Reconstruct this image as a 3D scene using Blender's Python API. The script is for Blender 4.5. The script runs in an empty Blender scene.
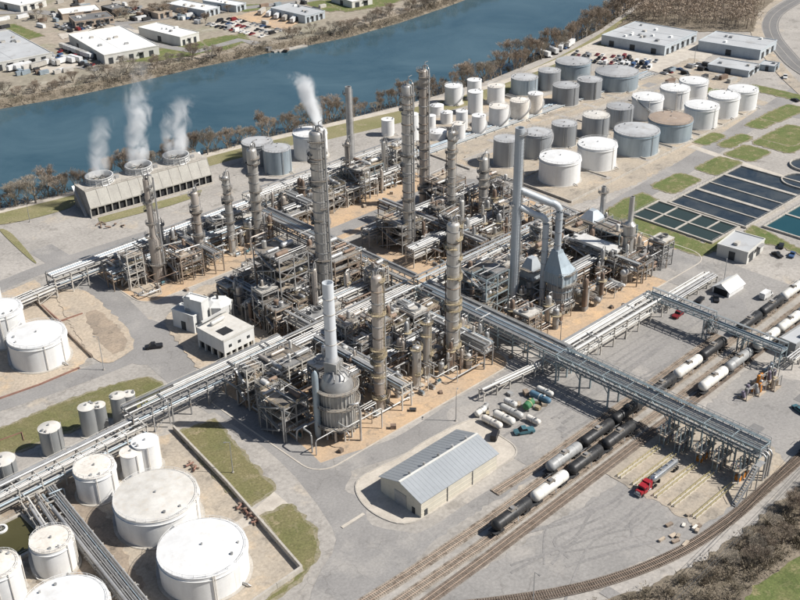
import bpy, bmesh, math, random
from mathutils import Vector, Matrix

# ------------------------------------------------------------------ camera, sky, sun, exposure
FOC, PITCH, ROLL, HEIGHT, TURN = 1060.0, math.radians(28.6), math.radians(1.0), 190.0, math.radians(-43.5)
SUN_AZ, SUN_EL = math.radians(-49.0), math.radians(46)
scene = bpy.context.scene
col = scene.collection
CP, SP = math.cos(PITCH), math.sin(PITCH)
CT, ST = math.cos(TURN), math.sin(TURN)
right0 = Vector((CT, ST, 0)); ahead0 = Vector((-ST, CT, 0))
fwd = ahead0 * CP + Vector((0, 0, -SP)); down = -ahead0 * SP + Vector((0, 0, -CP))
cx = right0 * math.cos(ROLL) + down * math.sin(ROLL)
cy = right0 * math.sin(ROLL) - down * math.cos(ROLL)
cz = -fwd
cam_data = bpy.data.cameras.new('camera'); cam = bpy.data.objects.new('camera', cam_data); col.objects.link(cam)
cam.matrix_world = Matrix(((cx.x, cy.x, cz.x, 0), (cx.y, cy.y, cz.y, 0), (cx.z, cy.z, cz.z, HEIGHT), (0, 0, 0, 1)))
cam_data.sensor_width = 36; cam_data.lens = 36 * FOC / 800; cam_data.clip_start = 1; cam_data.clip_end = 20000
scene.camera = cam
world = bpy.data.worlds.new('World'); scene.world = world; world.use_nodes = True
wn = world.node_tree.nodes; wl = world.node_tree.links
sky = wn.new('ShaderNodeTexSky'); sky.sky_type = 'NISHITA'; sky.sun_disc = False
sky.sun_elevation = SUN_EL; sky.sun_rotation = math.radians(90) - SUN_AZ
sky.air_density = 1.0; sky.dust_density = 1.2; sky.ozone_density = 1.5
wl.new(sky.outputs[0], wn['Background'].inputs[0]); wn['Background'].inputs[1].default_value = 0.062
sun_d = bpy.data.lights.new('sun', 'SUN'); sun = bpy.data.objects.new('sun', sun_d); col.objects.link(sun)
sun_d.energy = 5.0; sun_d.angle = math.radians(0.53); sun_d.color = (1.0, 0.96, 0.90)
tosun = Vector((math.cos(SUN_AZ) * math.cos(SUN_EL), math.sin(SUN_AZ) * math.cos(SUN_EL), math.sin(SUN_EL)))
sun.rotation_euler = tosun.to_track_quat('Z', 'Y').to_euler(); sun.location = (200, 200, 300)
vs = scene.view_settings; vs.view_transform = 'Standard'; vs.look = 'None'; vs.gamma = 1; vs.use_curve_mapping = False
vs.exposure = 0.33
scene.cycles.max_bounces = 5; scene.cycles.diffuse_bounces = 3; scene.cycles.glossy_bounces = 2
scene.cycles.transmission_bounces = 3; scene.cycles.volume_bounces = 4; scene.cycles.transparent_max_bounces = 8
scene.cycles.volume_step_rate = 2.0
RNG = random.Random(7)

# ------------------------------------------------------------------ site survey: a spot seen in the photograph -> metres on the ground
def gnd(u, v, z=0.0):
    a, b = (u - 400) / FOC, (v - 300) / FOC
    a, b = a * math.cos(ROLL) - b * math.sin(ROLL), a * math.sin(ROLL) + b * math.cos(ROLL)
    d = (a, CP - b * SP, -SP - b * CP); s = (HEIGHT - z) / -d[2]
    x, y = d[0] * s, d[1] * s
    return Vector((x * CT - y * ST, x * ST + y * CT, z))
def seen(p):
    x = p[0] * CT + p[1] * ST; y = -p[0] * ST + p[1] * CT; z = p[2] - HEIGHT
    dep = y * CP - z * SP; dn = -y * SP - z * CP
    a, b = x / dep, dn / dep
    return 400 + FOC * (a * math.cos(ROLL) + b * math.sin(ROLL)), 300 + FOC * (-a * math.sin(ROLL) + b * math.cos(ROLL)), dep
def rise(p, vt):
    lo, hi = 0.0, 150.0
    for _ in range(30):
        m = (lo + hi) / 2
        if seen((p[0], p[1], m))[1] > vt: lo = m
        else: hi = m
    return lo
def measure(u, w, vb, vt):
    D = w * seen(gnd(u, vb))[2] / FOC
    for _ in range(5):
        c = gnd(u, vb) + ahead0 * D / 2; D = w * seen((c.x, c.y, 5))[2] / FOC
    return c.x, c.y, D, rise(c + ahead0 * D / 2, vt)

# ------------------------------------------------------------------ materials
def ramp(nt, fac, stops):
    r = nt.nodes.new('ShaderNodeValToRGB'); e = r.color_ramp.elements
    while len(e) < len(stops): e.new(0.5)
    for k, (p, c) in enumerate(stops): e[k].position = p; e[k].color = (*c, 1)
    nt.links.new(fac, r.inputs[0]); return r.outputs[0]
def noise(nt, vec, scale, detail=5, rough=.6, dist=0):
    n = nt.nodes.new('ShaderNodeTexNoise'); n.inputs['Scale'].default_value = scale; n.inputs['Detail'].default_value = detail
    n.inputs['Roughness'].default_value = rough; n.inputs['Distortion'].default_value = dist
    nt.links.new(vec, n.inputs['Vector']); return n.outputs['Fac']
def mix(nt, fac, a, b, blend='MIX'):
    m = nt.nodes.new('ShaderNodeMix'); m.data_type = 'RGBA'; m.blend_type = blend
    for s, val in ((m.inputs[0], fac), (m.inputs[6], a), (m.inputs[7], b)):
        if isinstance(val, (int, float)): s.default_value = val
        elif isinstance(val, tuple): s.default_value = (*val, 1)
        else: nt.links.new(val, s)
    return m.outputs[2]
MATS = {}
def M(name, c1, c2=None, *a_, cracks=None, **k_):
    m = M0(name, c1, c2, *a_, **k_)
    if cracks:
        nt = m.node_tree; b = nt.nodes['Principled BSDF']; src = b.inputs['Base Color'].links[0].from_socket
        g = nt.nodes.new('ShaderNodeNewGeometry'); vo = nt.nodes.new('ShaderNodeTexVoronoi'); vo.feature = 'DISTANCE_TO_EDGE'; vo.inputs['Scale'].default_value = cracks[0]
        wob = nt.nodes.new('ShaderNodeVectorMath'); wob.operation = 'ADD'; nz = nt.nodes.new('ShaderNodeTexNoise'); nz.inputs['Scale'].default_value = .25; nt.links.new(g.outputs['Position'], nz.inputs['Vector'])
        sc_ = nt.nodes.new('ShaderNodeVectorMath'); sc_.operation = 'SCALE'; sc_.inputs['Scale'].default_value = 5.0; nt.links.new(nz.outputs['Color'], sc_.inputs[0]); nt.links.new(g.outputs['Position'], wob.inputs[0]); nt.links.new(sc_.outputs[0], wob.inputs[1]); nt.links.new(wob.outputs[0], vo.inputs['Vector'])
        fac = ramp(nt, vo.outputs['Distance'], [(.004, (cracks[1],) * 3), (.022, (0, 0, 0))])
        brk = ramp(nt, noise(nt, g.outputs['Position'], .06, 3), [(.45, (0, 0, 0)), (.6, (1, 1, 1))])
        c = mix(nt, mix(nt, 1.0, fac, brk, 'MULTIPLY'), src, (.11, .10, .09)); nt.links.new(c, b.inputs['Base Color'])
    return m
def M0(name, c1, c2=None, scale=.3, rough=.7, metal=0.0, streak=None, spots=None, spots2=None, fine=None, bump=0, rnd=0.0, lo=.35, hi=.68):
    m = bpy.data.materials.new(name); m.use_nodes = True; nt = m.node_tree; b = nt.nodes['Principled BSDF']
    g = nt.nodes.new('ShaderNodeNewGeometry'); vec = g.outputs['Position']
    if streak:
        mp = nt.nodes.new('ShaderNodeMapping'); mp.inputs['Scale'].default_value = (1, 1, streak); nt.links.new(vec, mp.inputs[0]); svec = mp.outputs[0]
    else: svec = vec
    c2 = c2 or tuple(x * .72 for x in c1)
    f = noise(nt, svec, scale)
    c = ramp(nt, f, [(lo, c1), (hi, c2)])
    for sp in (spots, spots2):
        if sp:
            sc_, col_, th, amt = sp
            sf = ramp(nt, noise(nt, svec if streak else vec, sc_, 6, .7), [(th, (0, 0, 0)), (th + .1, (amt, amt, amt))])
            c = mix(nt, sf, c, col_)
    if fine:
        ff = ramp(nt, noise(nt, vec, fine[0], 3, .7), [(.3, (1 - fine[1],) * 3), (.7, (1 + fine[1],) * 3)])
        c = mix(nt, 1.0, c, ff, 'MULTIPLY')
    if rnd:
        oi = nt.nodes.new('ShaderNodeObjectInfo')
        rr = ramp(nt, oi.outputs['Random'], [(0, (1 - rnd,) * 3), (1, (1 + rnd * .6,) * 3)])
        c = mix(nt, 1.0, c, rr, 'MULTIPLY')
    nt.links.new(c, b.inputs['Base Color']); b.inputs['Roughness'].default_value = rough; b.inputs['Metallic'].default_value = metal
    b.inputs['Specular IOR Level'].default_value = .3
    if bump:
        bp = nt.nodes.new('ShaderNodeBump'); bp.inputs['Strength'].default_value = .6; bp.inputs['Distance'].default_value = bump
        nt.links.new(noise(nt, vec, 1.2, 6, .7), bp.inputs['Height']); nt.links.new(bp.outputs[0], b.inputs['Normal'])
    MATS[name] = m; return m
M('yard_gravel', (.385, .358, .325), (.295, .276, .252), .035, .95, spots=(.11, (.20, .185, .165), .55, .6), spots2=(.05, (.42, .36, .285), .58, .7), fine=(.8, .18), cracks=(.09, .3))
M('far_soil', (.34, .29, .235), (.24, .22, .17), .012, .95, spots=(.03, (.17, .18, .09), .54, .7), spots2=(.06, (.42, .38, .33), .56, .7), fine=(.25, .2))
M('asphalt', (.282, .270, .257), (.226, .217, .208), .06, .9, spots=(.2, (.15, .145, .14), .6, .55), spots2=(.035, (.345, .325, .30), .55, .7), fine=(1.4, .14), cracks=(.11, .32))
M('yard_asphalt', (.30, .285, .268), (.235, .225, .213), .04, .9, spots=(.13, (.135, .13, .125), .61, .6), spots2=(.028, (.36, .335, .305), .52, .75), fine=(1.1, .16), cracks=(.075, .3))
M('tyre_mark', (.215, .206, .197), (.265, .252, .24), .12, .9, fine=(1.1, .2))
M('patched_asphalt', (.17, .165, .16), (.20, .195, .19), .1, .9, fine=(1.3, .12))
M('pale_concrete', (.52, .475, .41), (.40, .36, .31), .2, .9, fine=(1.5, .1))
M('sand_pad', (.50, .355, .225), (.40, .31, .225), .07, .95, spots=(.22, (.235, .195, .155), .54, .75), spots2=(.1, (.58, .40, .235), .56, .8), fine=(1.2, .16))
M('tan_pad', (.40, .342, .27), (.31, .276, .232), .07, .95, spots=(.14, (.20, .175, .145), .55, .7), spots2=(.08, (.47, .375, .27), .56, .8), fine=(1.0, .2))
M('sand_light', (.45, .375, .29), (.36, .31, .25), .09, .95, spots=(.15, (.26, .225, .185), .55, .7), spots2=(.07, (.50, .385, .265), .55, .8), fine=(1.1, .2))
M('stained_soil', (.36, .29, .22), (.22, .185, .15), .12, .95, spots=(.2, (.10, .085, .07), .55, .7), fine=(1.3, .2))
M('grass', (.10, .135, .04), (.155, .155, .065), .09, .95, spots=(.25, (.25, .21, .12), .53, .75), spots2=(.08, (.075, .10, .03), .56, .7), fine=(2.0, .3), bump=.15)
M('lawn_dry', (.135, .135, .055), (.19, .165, .085), .07, .95, spots=(.2, (.27, .22, .14), .54, .8), spots2=(.1, (.09, .105, .04), .55, .7), fine=(1.6, .3), bump=.15)
M('worn_edge', (.27, .235, .17), (.21, .19, .12), .3, .95, spots=(.5, (.16, .155, .075), .5, .8), fine=(1.6, .25))
M('dry_grass', (.24, .215, .12), (.17, .17, .075), .05, .95, spots=(.15, (.31, .26, .18), .55, .7), fine=(1.5, .25), bump=.15)
M('bank_soil', (.165, .138, .105), (.225, .19, .145), .08, .95, spots=(.3, (.10, .085, .06), .5, .7), fine=(1.0, .3), bump=.3)
M('ballast', (.33, .285, .235), (.235, .20, .165), .25, .95, spots=(.5, (.11, .085, .065), .52, .8), fine=(2.5, .3), bump=.1)
M('dark_ballast', (.215, .18, .15), (.15, .12, .10), .25, .95, spots=(.6, (.09, .07, .055), .5, .8), fine=(2.5, .3), bump=.1)
M('timber_tie', (.14, .11, .085), (.20, .16, .125), .8, .9)
M('rail_steel', (.25, .19, .15), (.16, .12, .095), .5, .5, .6)
M('white_paint', (.72, .72, .71), (.64, .635, .62), .3, .5, streak=.07, spots=(.9, (.47, .40, .32), .62, .5), spots2=(.18, (.58, .56, .52), .56, .5), fine=(.6, .04))
M('dirty_white', (.74, .70, .64), (.60, .555, .49), .18, .6, spots=(.5, (.42, .36, .29), .56, .5), fine=(1.3, .1))
M('weathered_roof', (.62, .60, .56), (.51, .485, .44), .3, .65, spots=(.6, (.45, .39, .32), .56, .55), fine=(1.2, .12))
M('tank_grey', (.36, .375, .385), (.27, .28, .29), .22, .55, .25, streak=.06, spots=(.5, (.20, .19, .18), .58, .6), rnd=.12)
M('grey_roof', (.47, .475, .475), (.36, .36, .36), .15, .6, .1, spots=(.3, (.32, .29, .26), .56, .6), rnd=.12)
M('rusty_roof', (.36, .285, .225), (.27, .215, .175), .2, .8, spots=(.4, (.43, .37, .31), .56, .7))
M('silo_grey', (.40, .41, .41), (.30, .31, .31), .4, .45, .45, streak=.05, spots=(.8, (.24, .22, .20), .58, .6))
M('galv', (.42, .42, .415), (.31, .31, .305), .4, .5, .35, spots=(.7, (.33, .26, .20), .6, .6), rnd=.25)
M('jacket', (.49, .485, .475), (.36, .355, .35), .4, .4, .45, spots=(.6, (.38, .31, .25), .62, .5), rnd=.2)
M('column_jacket', (.56, .54, .505), (.42, .405, .38), .35, .36, .5, streak=.08, spots=(.6, (.33, .255, .195), .57, .65), spots2=(.22, (.26, .225, .195), .6, .5))
M('rust_jacket', (.48, .43, .38), (.36, .315, .275), .35, .45, .35, streak=.1, spots=(.6, (.24, .17, .125), .55, .7))
M('steel_brown', (.31, .245, .19), (.215, .17, .135), .5, .8, .1, spots=(.7, (.30, .235, .17), .55, .7), rnd=.35)
M('steel_grey', (.34, .335, .325), (.25, .245, .24), .5, .7, .2, spots=(.8, (.25, .18, .13), .56, .7), rnd=.35)
M('steel_pale', (.54, .515, .47), (.42, .395, .355), .5, .6, .1, spots=(.8, (.34, .26, .19), .57, .6), rnd=.2)
M('steel_blue', (.31, .37, .39), (.225, .275, .295), .5, .55, .25, spots=(.9, (.27, .235, .20), .6, .6), rnd=.25)
M('blue_grey', (.36, .42, .46), (.26, .31, .345), .3, .5, .25, streak=.15, spots=(.6, (.22, .22, .22), .58, .5), rnd=.1)
M('stack_blue', (.50, .535, .56), (.385, .42, .45), .3, .45, .25, streak=.1, spots=(.5, (.25, .28, .31), .57, .5))
M('grating', (.235, .21, .18), (.15, .135, .12), .7, .85, .1, spots=(.9, (.31, .25, .18), .52, .7), rnd=.3)
M('deck_tan', (.45, .375, .29), (.34, .285, .225), .5, .85, rnd=.2)
M('ochre', (.40, .335, .22), (.30, .245, .165), .6, .7, rnd=.1)
M('yellow', (.43, .37, .19), (.35, .30, .18), .6, .6)
M('pipe_white', (.64, .63, .60), (.50, .49, .465), .4, .5, .1, spots=(.7, (.46, .38, .31), .6, .5), rnd=.18)
M('pipe_grey', (.43, .425, .41), (.31, .305, .30), .4, .5, .3, spots=(.7, (.30, .235, .18), .58, .6), rnd=.25)
M('pipe_brown', (.28, .20, .15), (.19, .14, .11), .4, .75, .1, rnd=.25)
M('pipe_red', (.27, .15, .115), (.20, .115, .09), .4, .7)
M('concrete', (.46, .425, .375), (.35, .325, .285), .3, .9, spots=(.5, (.24, .215, .185), .58, .6), fine=(1.5, .12))
M('tower_casing', (.42, .405, .365), (.345, .33, .30), .25, .85, streak=.4, spots=(.4, (.36, .32, .26), .57, .5), fine=(1.5, .1))
M('painted_shade', (.02, .022, .025), (.03, .03, .032), .5, .8)  # near-black that stands in for shade in openings and recesses
M('dark_steel', (.06, .06, .062), (.045, .045, .047), .5, .6, .2)
M('shed_roof', (.36, .38, .395), (.325, .345, .36), .1, .45, .3, fine=(.8, .05))
M('shed_wall', (.56, .525, .44), (.49, .455, .38), .2, .75, streak=.2, fine=(.9, .06))
M('blue_wall', (.47, .51, .535), (.40, .435, .46), .15, .7, streak=.2, fine=(.8, .06))
M('pale_wall', (.62, .61, .565), (.53, .52, .485), .15, .75, streak=.2, rnd=.12)
M('plaster', (.70, .70, .68), (.58, .58, .56), .3, .8, streak=.3, spots=(.5, (.42, .39, .35), .57, .5))
M('stack_white', (.66, .68, .70), (.54, .57, .60), .3, .5, .15, streak=.1, spots=(.5, (.42, .42, .42), .58, .5))
M('white_roof', (.76, .755, .73), (.68, .675, .65), .06, .7, spots=(.15, (.52, .50, .47), .6, .5))
M('grey_flat_roof', (.46, .47, .475), (.38, .39, .395), .06, .75, spots=(.1, (.30, .29, .28), .56, .5))
M('dark_roof', (.17, .17, .17), (.12, .12, .12), .1, .8)
M('brick_wall', (.44, .355, .28), (.36, .29, .23), .4, .85)
M('door_dark', (.055, .06, .065), (.04, .043, .047), .4, .5)
M('black_car', (.028, .029, .031), (.045, .044, .044), .5, .45, .1, spots=(.8, (.085, .075, .065), .55, .6))
M('grey_car', (.36, .365, .36), (.26, .26, .255), .5, .5, .1, spots=(.8, (.19, .16, .13), .56, .6))
M('white_car', (.70, .68, .63), (.60, .575, .52), .5, .5, spots=(.8, (.38, .30, .235), .6, .6))
M('glass', (.02, .025, .03), (.03, .035, .04), .5, .08)
M('rubber', (.02, .02, .02), (.03, .03, .03), .5, .9)
M('bark', (.20, .18, .155), (.27, .24, .21), .6, .95, rnd=.25)
M('twig', (.275, .22, .17), (.345, .28, .22), .3, .95, rnd=.35)
M('twig_pale', (.35, .31, .255), (.27, .235, .19), .3, .95, rnd=.25)
M('scrub', (.26, .215, .165), (.185, .16, .115), .12, .95, spots=(.3, (.22, .175, .12), .55, .7), rnd=.25)
M('green_paint', (.06, .20, .09), None, .4, .6); M('blue_paint', (.10, .19, .27), None, .4, .6); M('red_paint', (.36, .025, .035), None, .6, .35)
M('dark_red', (.20, .025, .03), None, .6, .35); M('black_paint', (.025, .025, .028), None, .6, .35); M('silver_paint', (.42, .43, .44), None, .6, .35, .4)
M('white_gloss', (.74, .74, .73), None, .6, .35); M('blue_gloss', (.06, .11, .22), None, .6, .35); M('chrome', (.62, .64, .66), None, .6, .22, .8)
M('orange_paint', (.62, .24, .045), None, .6, .7); M('purple_pipe', (.22, .19, .24), None, .5, .7); M('teal_paint', (.07, .16, .19), None, .5, .5)
def water_mat(name, c1, c2, rough, wave, strength, big=.01):
    m = bpy.data.materials.new(name); m.use_nodes = True; nt = m.node_tree; b = nt.nodes['Principled BSDF']
    g = nt.nodes.new('ShaderNodeNewGeometry'); vec = g.outputs['Position']
    nt.links.new(ramp(nt, noise(nt, vec, big, 5, .65, .8), [(.35, c1), (.68, c2)]), b.inputs['Base Color'])
    b.inputs['IOR'].default_value = 1.33; rr = ramp(nt, noise(nt, vec, .02, 5, .7, 1.5), [(.4, (rough * .5,) * 3), (.62, (rough * 1.6,) * 3)]); nt.links.new(rr, b.inputs['Roughness'])
    bp = nt.nodes.new('ShaderNodeBump'); bp.inputs['Strength'].default_value = strength; bp.inputs['Distance'].default_value = .25
    nt.links.new(noise(nt, vec, wave, 4, .65, .4), bp.inputs['Height']); nt.links.new(bp.outputs[0], b.inputs['Normal'])
    MATS[name] = m
water_mat('river_water', (.034, .076, .102), (.066, .118, .145), .10, .3, .09, .014)
water_mat('pond_dark', (.02, .03, .042), (.06, .068, .072), .14, .6, .12, .09)
water_mat('pond_olive', (.025, .04, .038), (.035, .05, .045), .12, .6, .12)
water_mat('pond_teal', (.012, .055, .07), (.02, .07, .085), .12, .6, .12)
water_mat('pond_green', (.06, .055, .025), (.075, .07, .03), .2, .6, .12)

# ------------------------------------------------------------------ mesh helpers
class MB:
    def __init__(s): s.v = []; s.f = []
    def add(s, vs_, fs_):
        n = len(s.v); s.v += [tuple(p) for p in vs_]; s.f += [tuple(i + n for i in f) for f in fs_]; return s
    def box(s, c, d, rz=0):
        ca, sa = math.cos(rz), math.sin(rz); vs_ = []
        for k in range(8):
            x, y, z = ((k & 1) - .5) * d[0], ((k >> 1 & 1) - .5) * d[1], ((k >> 2) - .5) * d[2]
            vs_.append((c[0] + x * ca - y * sa, c[1] + x * sa + y * ca, c[2] + z))
        return s.add(vs_, [(0, 2, 3, 1), (4, 5, 7, 6), (0, 1, 5, 4), (2, 6, 7, 3), (0, 4, 6, 2), (1, 3, 7, 5)])
    def lathe(s, prof, n=32, c=(0, 0, 0), a0=0, a1=None):
        full = a1 is None; a1 = a0 + 2 * math.pi if full else a1; m = n if full else n + 1
        vs_ = [(c[0] + r * math.cos(a0 + (a1 - a0) * k / n), c[1] + r * math.sin(a0 + (a1 - a0) * k / n), c[2] + z) for r, z in prof for k in range(m)]
        fs_ = []
        for j in range(len(prof) - 1):
            for k in range(n):
                k2 = (k + 1) % m
                a, b, c_, d = j * m + k, j * m + k2, (j + 1) * m + k2, (j + 1) * m + k
                fs_.append((a, b, c_, d))
        return s.add(vs_, fs_)
    def cyl(s, p0, p1, r0, r1=None, n=10, cap=True):
        r1 = r0 if r1 is None else r1
        p0, p1 = Vector(p0), Vector(p1); ax = (p1 - p0).normalized()
        x = ax.cross(Vector((0, 0, 1)));
        if x.length < .01: x = Vector((1, 0, 0))
        x.normalize(); y = ax.cross(x)
        vs_ = [p + (x * math.cos(2 * math.pi * k / n) + y * math.sin(2 * math.pi * k / n)) * r for p, r in ((p0, r0), (p1, r1)) for k in range(n)]
        fs_ = [(k, (k + 1) % n, n + (k + 1) % n, n + k) for k in range(n)]
        if cap: fs_ += [tuple(range(n))[::-1], tuple(range(n, 2 * n))]
        return s.add(vs_, fs_)
    def tube(s, path, r, n=8, closed=False):
        pts = [Vector(p) for p in path]; N = len(pts); vs_ = []
        for i, p in enumerate(pts):
            if closed: t = (pts[(i + 1) % N] - pts[i - 1]).normalized()
            else: t = (pts[min(i + 1, N - 1)] - pts[max(i - 1, 0)]).normalized()
            x = t.cross(Vector((0, 0, 1)))
            if x.length < .05: x = t.cross(Vector((0, 1, 0)))
            x.normalize(); y = t.cross(x)
            vs_ += [p + (x * math.cos(2 * math.pi * k / n) + y * math.sin(2 * math.pi * k / n)) * r for k in range(n)]
        fs_ = [(i * n + k, i * n + (k + 1) % n, ((i + 1) % N) * n + (k + 1) % n, ((i + 1) % N) * n + k) for i in range(N if closed else N - 1) for k in range(n)]
        if not closed: fs_ += [tuple(range(n))[::-1], tuple(range((N - 1) * n, N * n))]
        return s.add(vs_, fs_)
    def prism(s, poly, z0, z1):
        n = len(poly)
        return s.add([(p[0], p[1], z0) for p in poly] + [(p[0], p[1], z1) for p in poly],
                     [tuple(range(n))[::-1], tuple(range(n, 2 * n))] + [(k, (k + 1) % n, n + (k + 1) % n, n + k) for k in range(n)])
    def mesh(s, name, mat, smooth=None):
        me = bpy.data.meshes.new(name); me.from_pydata(s.v, [], s.f)
        for x in (mat if isinstance(mat, (list, tuple)) else [mat]): me.materials.append(MATS[x])
        if smooth:
            me.shade_smooth(); me.set_sharp_from_angle(angle=math.radians(smooth))
        return me
    def obj(s, name, mat, parent=None, smooth=None, kind=None):
        o = bpy.data.objects.new(name, s.mesh(name, mat, smooth)); col.objects.link(o); o.parent = parent
        if kind: o['kind'] = kind
        return o
def tag(o, label, cat, group=None):
    o['label'] = label; o['category'] = cat
    if group: o['group'] = group
    return o
def thing(name, label, cat, loc=(0, 0, 0), rz=0, group=None):
    o = bpy.data.objects.new(name, None); col.objects.link(o); o.location = loc; o.rotation_euler = (0, 0, rz); o.empty_display_size = .5
    return tag(o, label, cat, group)
UNIT = {}
def unit(shape, mat):
    k = (shape, mat)
    if k not in UNIT:
        b = MB()
        if shape == 'box': b.box((0, 0, 0), (1, 1, 1)); sm = None
        elif shape == 'cyl': b.cyl((0, 0, -.5), (0, 0, .5), 1, n=12); sm = 40
        elif shape == 'drum':
            prof = [(0.0, -.5), (.45, -.485), (.8, -.455), (.95, -.42), (1, -.38), (1, .38), (.95, .42), (.8, .455), (.45, .485), (0.0, .5)]
            b.lathe(prof, 16); sm = 40
        elif shape == 'dome':
            b.lathe([(1, 0), (.92, .4), (.7, .72), (.38, .93), (0, 1)], 16); sm = 60
        elif shape == 'ring': b.lathe([(1, 0), (1, 1), (.9, 1), (.9, 0)], 20); sm = 40
        UNIT[k] = b.mesh(shape, mat, sm)
    return UNIT[k]
def put(parent, name, shape, mat, mtx):
    o = bpy.data.objects.new(name, unit(shape, mat)); col.objects.link(o); o.parent = parent; o.matrix_basis = mtx; return o
def box(parent, name, mat, c, d, rz=0):
    return put(parent, name, 'box', mat, Matrix.Translation(c) @ Matrix.Rotation(rz, 4, 'Z') @ Matrix.Diagonal((*d, 1)))
def axis(p0, p1):
    p0, p1 = Vector(p0), Vector(p1); d = p1 - p0; L = d.length; z = d / L
    x = z.cross(Vector((0, 0, 1)))
    x = Vector((1, 0, 0)) if x.length < .01 else x.normalized()
    y = z.cross(x); m = (p0 + p1) / 2
    return Matrix(((x.x, y.x, z.x, m.x), (x.y, y.y, z.y, m.y), (x.z, y.z, z.z, m.z), (0, 0, 0, 1))), L
def bar(parent, name, mat, p0, p1, w, d=None):
    m, L = axis(p0, p1); return put(parent, name, 'box', mat, m @ Matrix.Diagonal((w, d or w, L, 1)))
def rod(parent, name, mat, p0, p1, r, shape='cyl'):
    m, L = axis(p0, p1); return put(parent, name, shape, mat, m @ Matrix.Diagonal((r, r, L, 1)))
def copy_tree(o, parent=None):
    c = o.copy(); col.objects.link(c); c.parent = parent
    for ch in o.children: copy_tree(ch, c)
    return c
def smooth_loop(pts, n=6, closed=True):
    out = []; N = len(pts)
    for i in range(N if closed else N - 1):
        p0, p1, p2, p3 = (pts[(i + k - 1) % N] if closed else pts[max(0, min(N - 1, i + k - 1))] for k in range(4))
        for j in range(n):
            t = j / n; q = []
            for a in range(2):
                q.append(.5 * (2 * p1[a] + (p2[a] - p0[a]) * t + (2 * p0[a] - 5 * p1[a] + 4 * p2[a] - p3[a]) * t * t + (3 * p1[a] - p0[a] - 3 * p2[a] + p3[a]) * t ** 3))
            out.append(tuple(q))
    if not closed: out.append(tuple(pts[-1]))
    return out
LAYER = [0.02]
def sheet(name, pts, mat, rounded=True, px=True, kerb=None, level=None, rough=0):
    """a flat patch of ground cover with its own edge, laid just above what is below it"""
    LAYER[0] += .0014
    z = LAYER[0] if level is None else level
    if rounded: pts = smooth_loop(pts, 4)
    P = [gnd(*p) for p in pts] if px else [Vector((*p, 0)) for p in pts]
    if rough:
        Q = []
        for a, b in zip(P, P[1:] + P[:1]):
            n = max(1, int((b - a).length / 1.5)); t = (b - a).normalized()
            Q += [a.lerp(b, k / n) + Vector((-t.y, t.x, 0)) * RNG.uniform(-rough, rough) for k in range(n)]
        P = Q
    if mat in ('grass', 'lawn_dry') and rough:
        C0 = sum(P, Vector()) / len(P); N_ = len(P); sg = sum(P[k - 1].x * P[k].y - P[k].x * P[k - 1].y for k in range(N_)); E_ = []
        for k in range(N_):
            t = (P[(k + 1) % N_] - P[k - 1]).normalized(); nn = Vector((t.y, -t.x, 0)) * (1 if sg > 0 else -1); E_.append(P[k] + nn * RNG.uniform(.3, 1.5))
        fr = MB().add([(p.x, p.y, z) for p in E_], [tuple(range(N_))]).obj('grass_edge', 'worn_edge'); fr['kind'] = 'structure'
        if fr.data.polygons[0].normal.z < 0: fr.data.flip_normals()
        LAYER[0] += .0014; z += .0014
    o = MB().add([(p.x, p.y, z) for p in P], [tuple(range(len(P)))]).obj(name, mat)
    if o.data.polygons[0].normal.z < 0: o.data.flip_normals()
    o['kind'] = 'structure'
    if kerb:
        ribbon('kerb', [(p.x, p.y) for p in P] + [(P[0].x, P[0].y)], .45, kerb, px=False, h=.13, parent=o)
    return o
def ribbon(name, pts, width, mat, px=True, h=0, parent=None, z=None, rounded=False):
    if rounded: pts = smooth_loop(pts, 6, False)
    P = [gnd(*p) for p in pts] if px else [Vector((*p, 0)) for p in pts]
    if z is None:
        if h == 0: LAYER[0] += .0014
        z = LAYER[0] + h
    L, Rr = [], []
    for i, p in enumerate(P):
        t = (P[min(i + 1, len(P) - 1)] - P[max(i - 1, 0)]); t = t.normalized() if t.length > 0 else Vector((1, 0, 0)); n = Vector((-t.y, t.x, 0))
        L.append((p + n * width / 2)); Rr.append((p - n * width / 2))
    b = MB(); N = len(P)
    v = [(q.x, q.y, z) for q in L] + [(q.x, q.y, z) for q in Rr]
    f = [(i, N + i, N + i + 1, i + 1) for i in range(N - 1)]
    if h:
        v += [(q.x, q.y, 0) for q in L] + [(q.x, q.y, 0) for q in Rr]
        f += [(i, i + 1, 2 * N + i + 1, 2 * N + i) for i in range(N - 1)] + [(N + i + 1, N + i, 3 * N + i, 3 * N + i + 1) for i in range(N - 1)]
    o = b.add(v, f).obj(name, mat, parent)
    if parent is None: o['kind'] = 'structure'
    return o

# ------------------------------------------------------------------ the ground, the river and its banks
near_px = [(-120, 232), (0, 204), (80, 184), (160, 163), (260, 134), (330, 118), (400, 101), (480, 78), (540, 54), (590, 29), (625, 5), (660, -24)]
far_px = [(-120, 133), (0, 103), (70, 91), (130, 78), (190, 64), (262, 49), (300, 42), (350, 32), (400, 18), (445, 3), (480, -10), (520, -26)]
nearW = [gnd(*p) for p in near_px]; farW = [gnd(*p) for p in far_px]
for Wd in (nearW, farW):
    Wd.insert(0, Wd[0] + (Wd[0] - Wd[1]).normalized() * 1500); Wd.append(Wd[-1] + (Wd[-1] - Wd[-2]).normalized() * 2500)
def offset(line, d):
    out = []
    for i, p in enumerate(line):
        t = (line[min(i + 1, len(line) - 1)] - line[max(i - 1, 0)]).normalized(); out.append(p + Vector((-t.y, t.x, 0)) * d)
    return out
WATER_Z = -3.5
fb, nb = offset(farW, 7), offset(nearW, -7)
NN = len(nearW)
def zz(line, z): return [(p.x, p.y, z) for p in line]
rows = [zz(nb, 0), zz(nearW, WATER_Z - .5), zz(farW, WATER_Z - .5), zz(fb, 0)]
g = MB(); n0 = 0
for r_ in rows: g.v += r_
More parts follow.
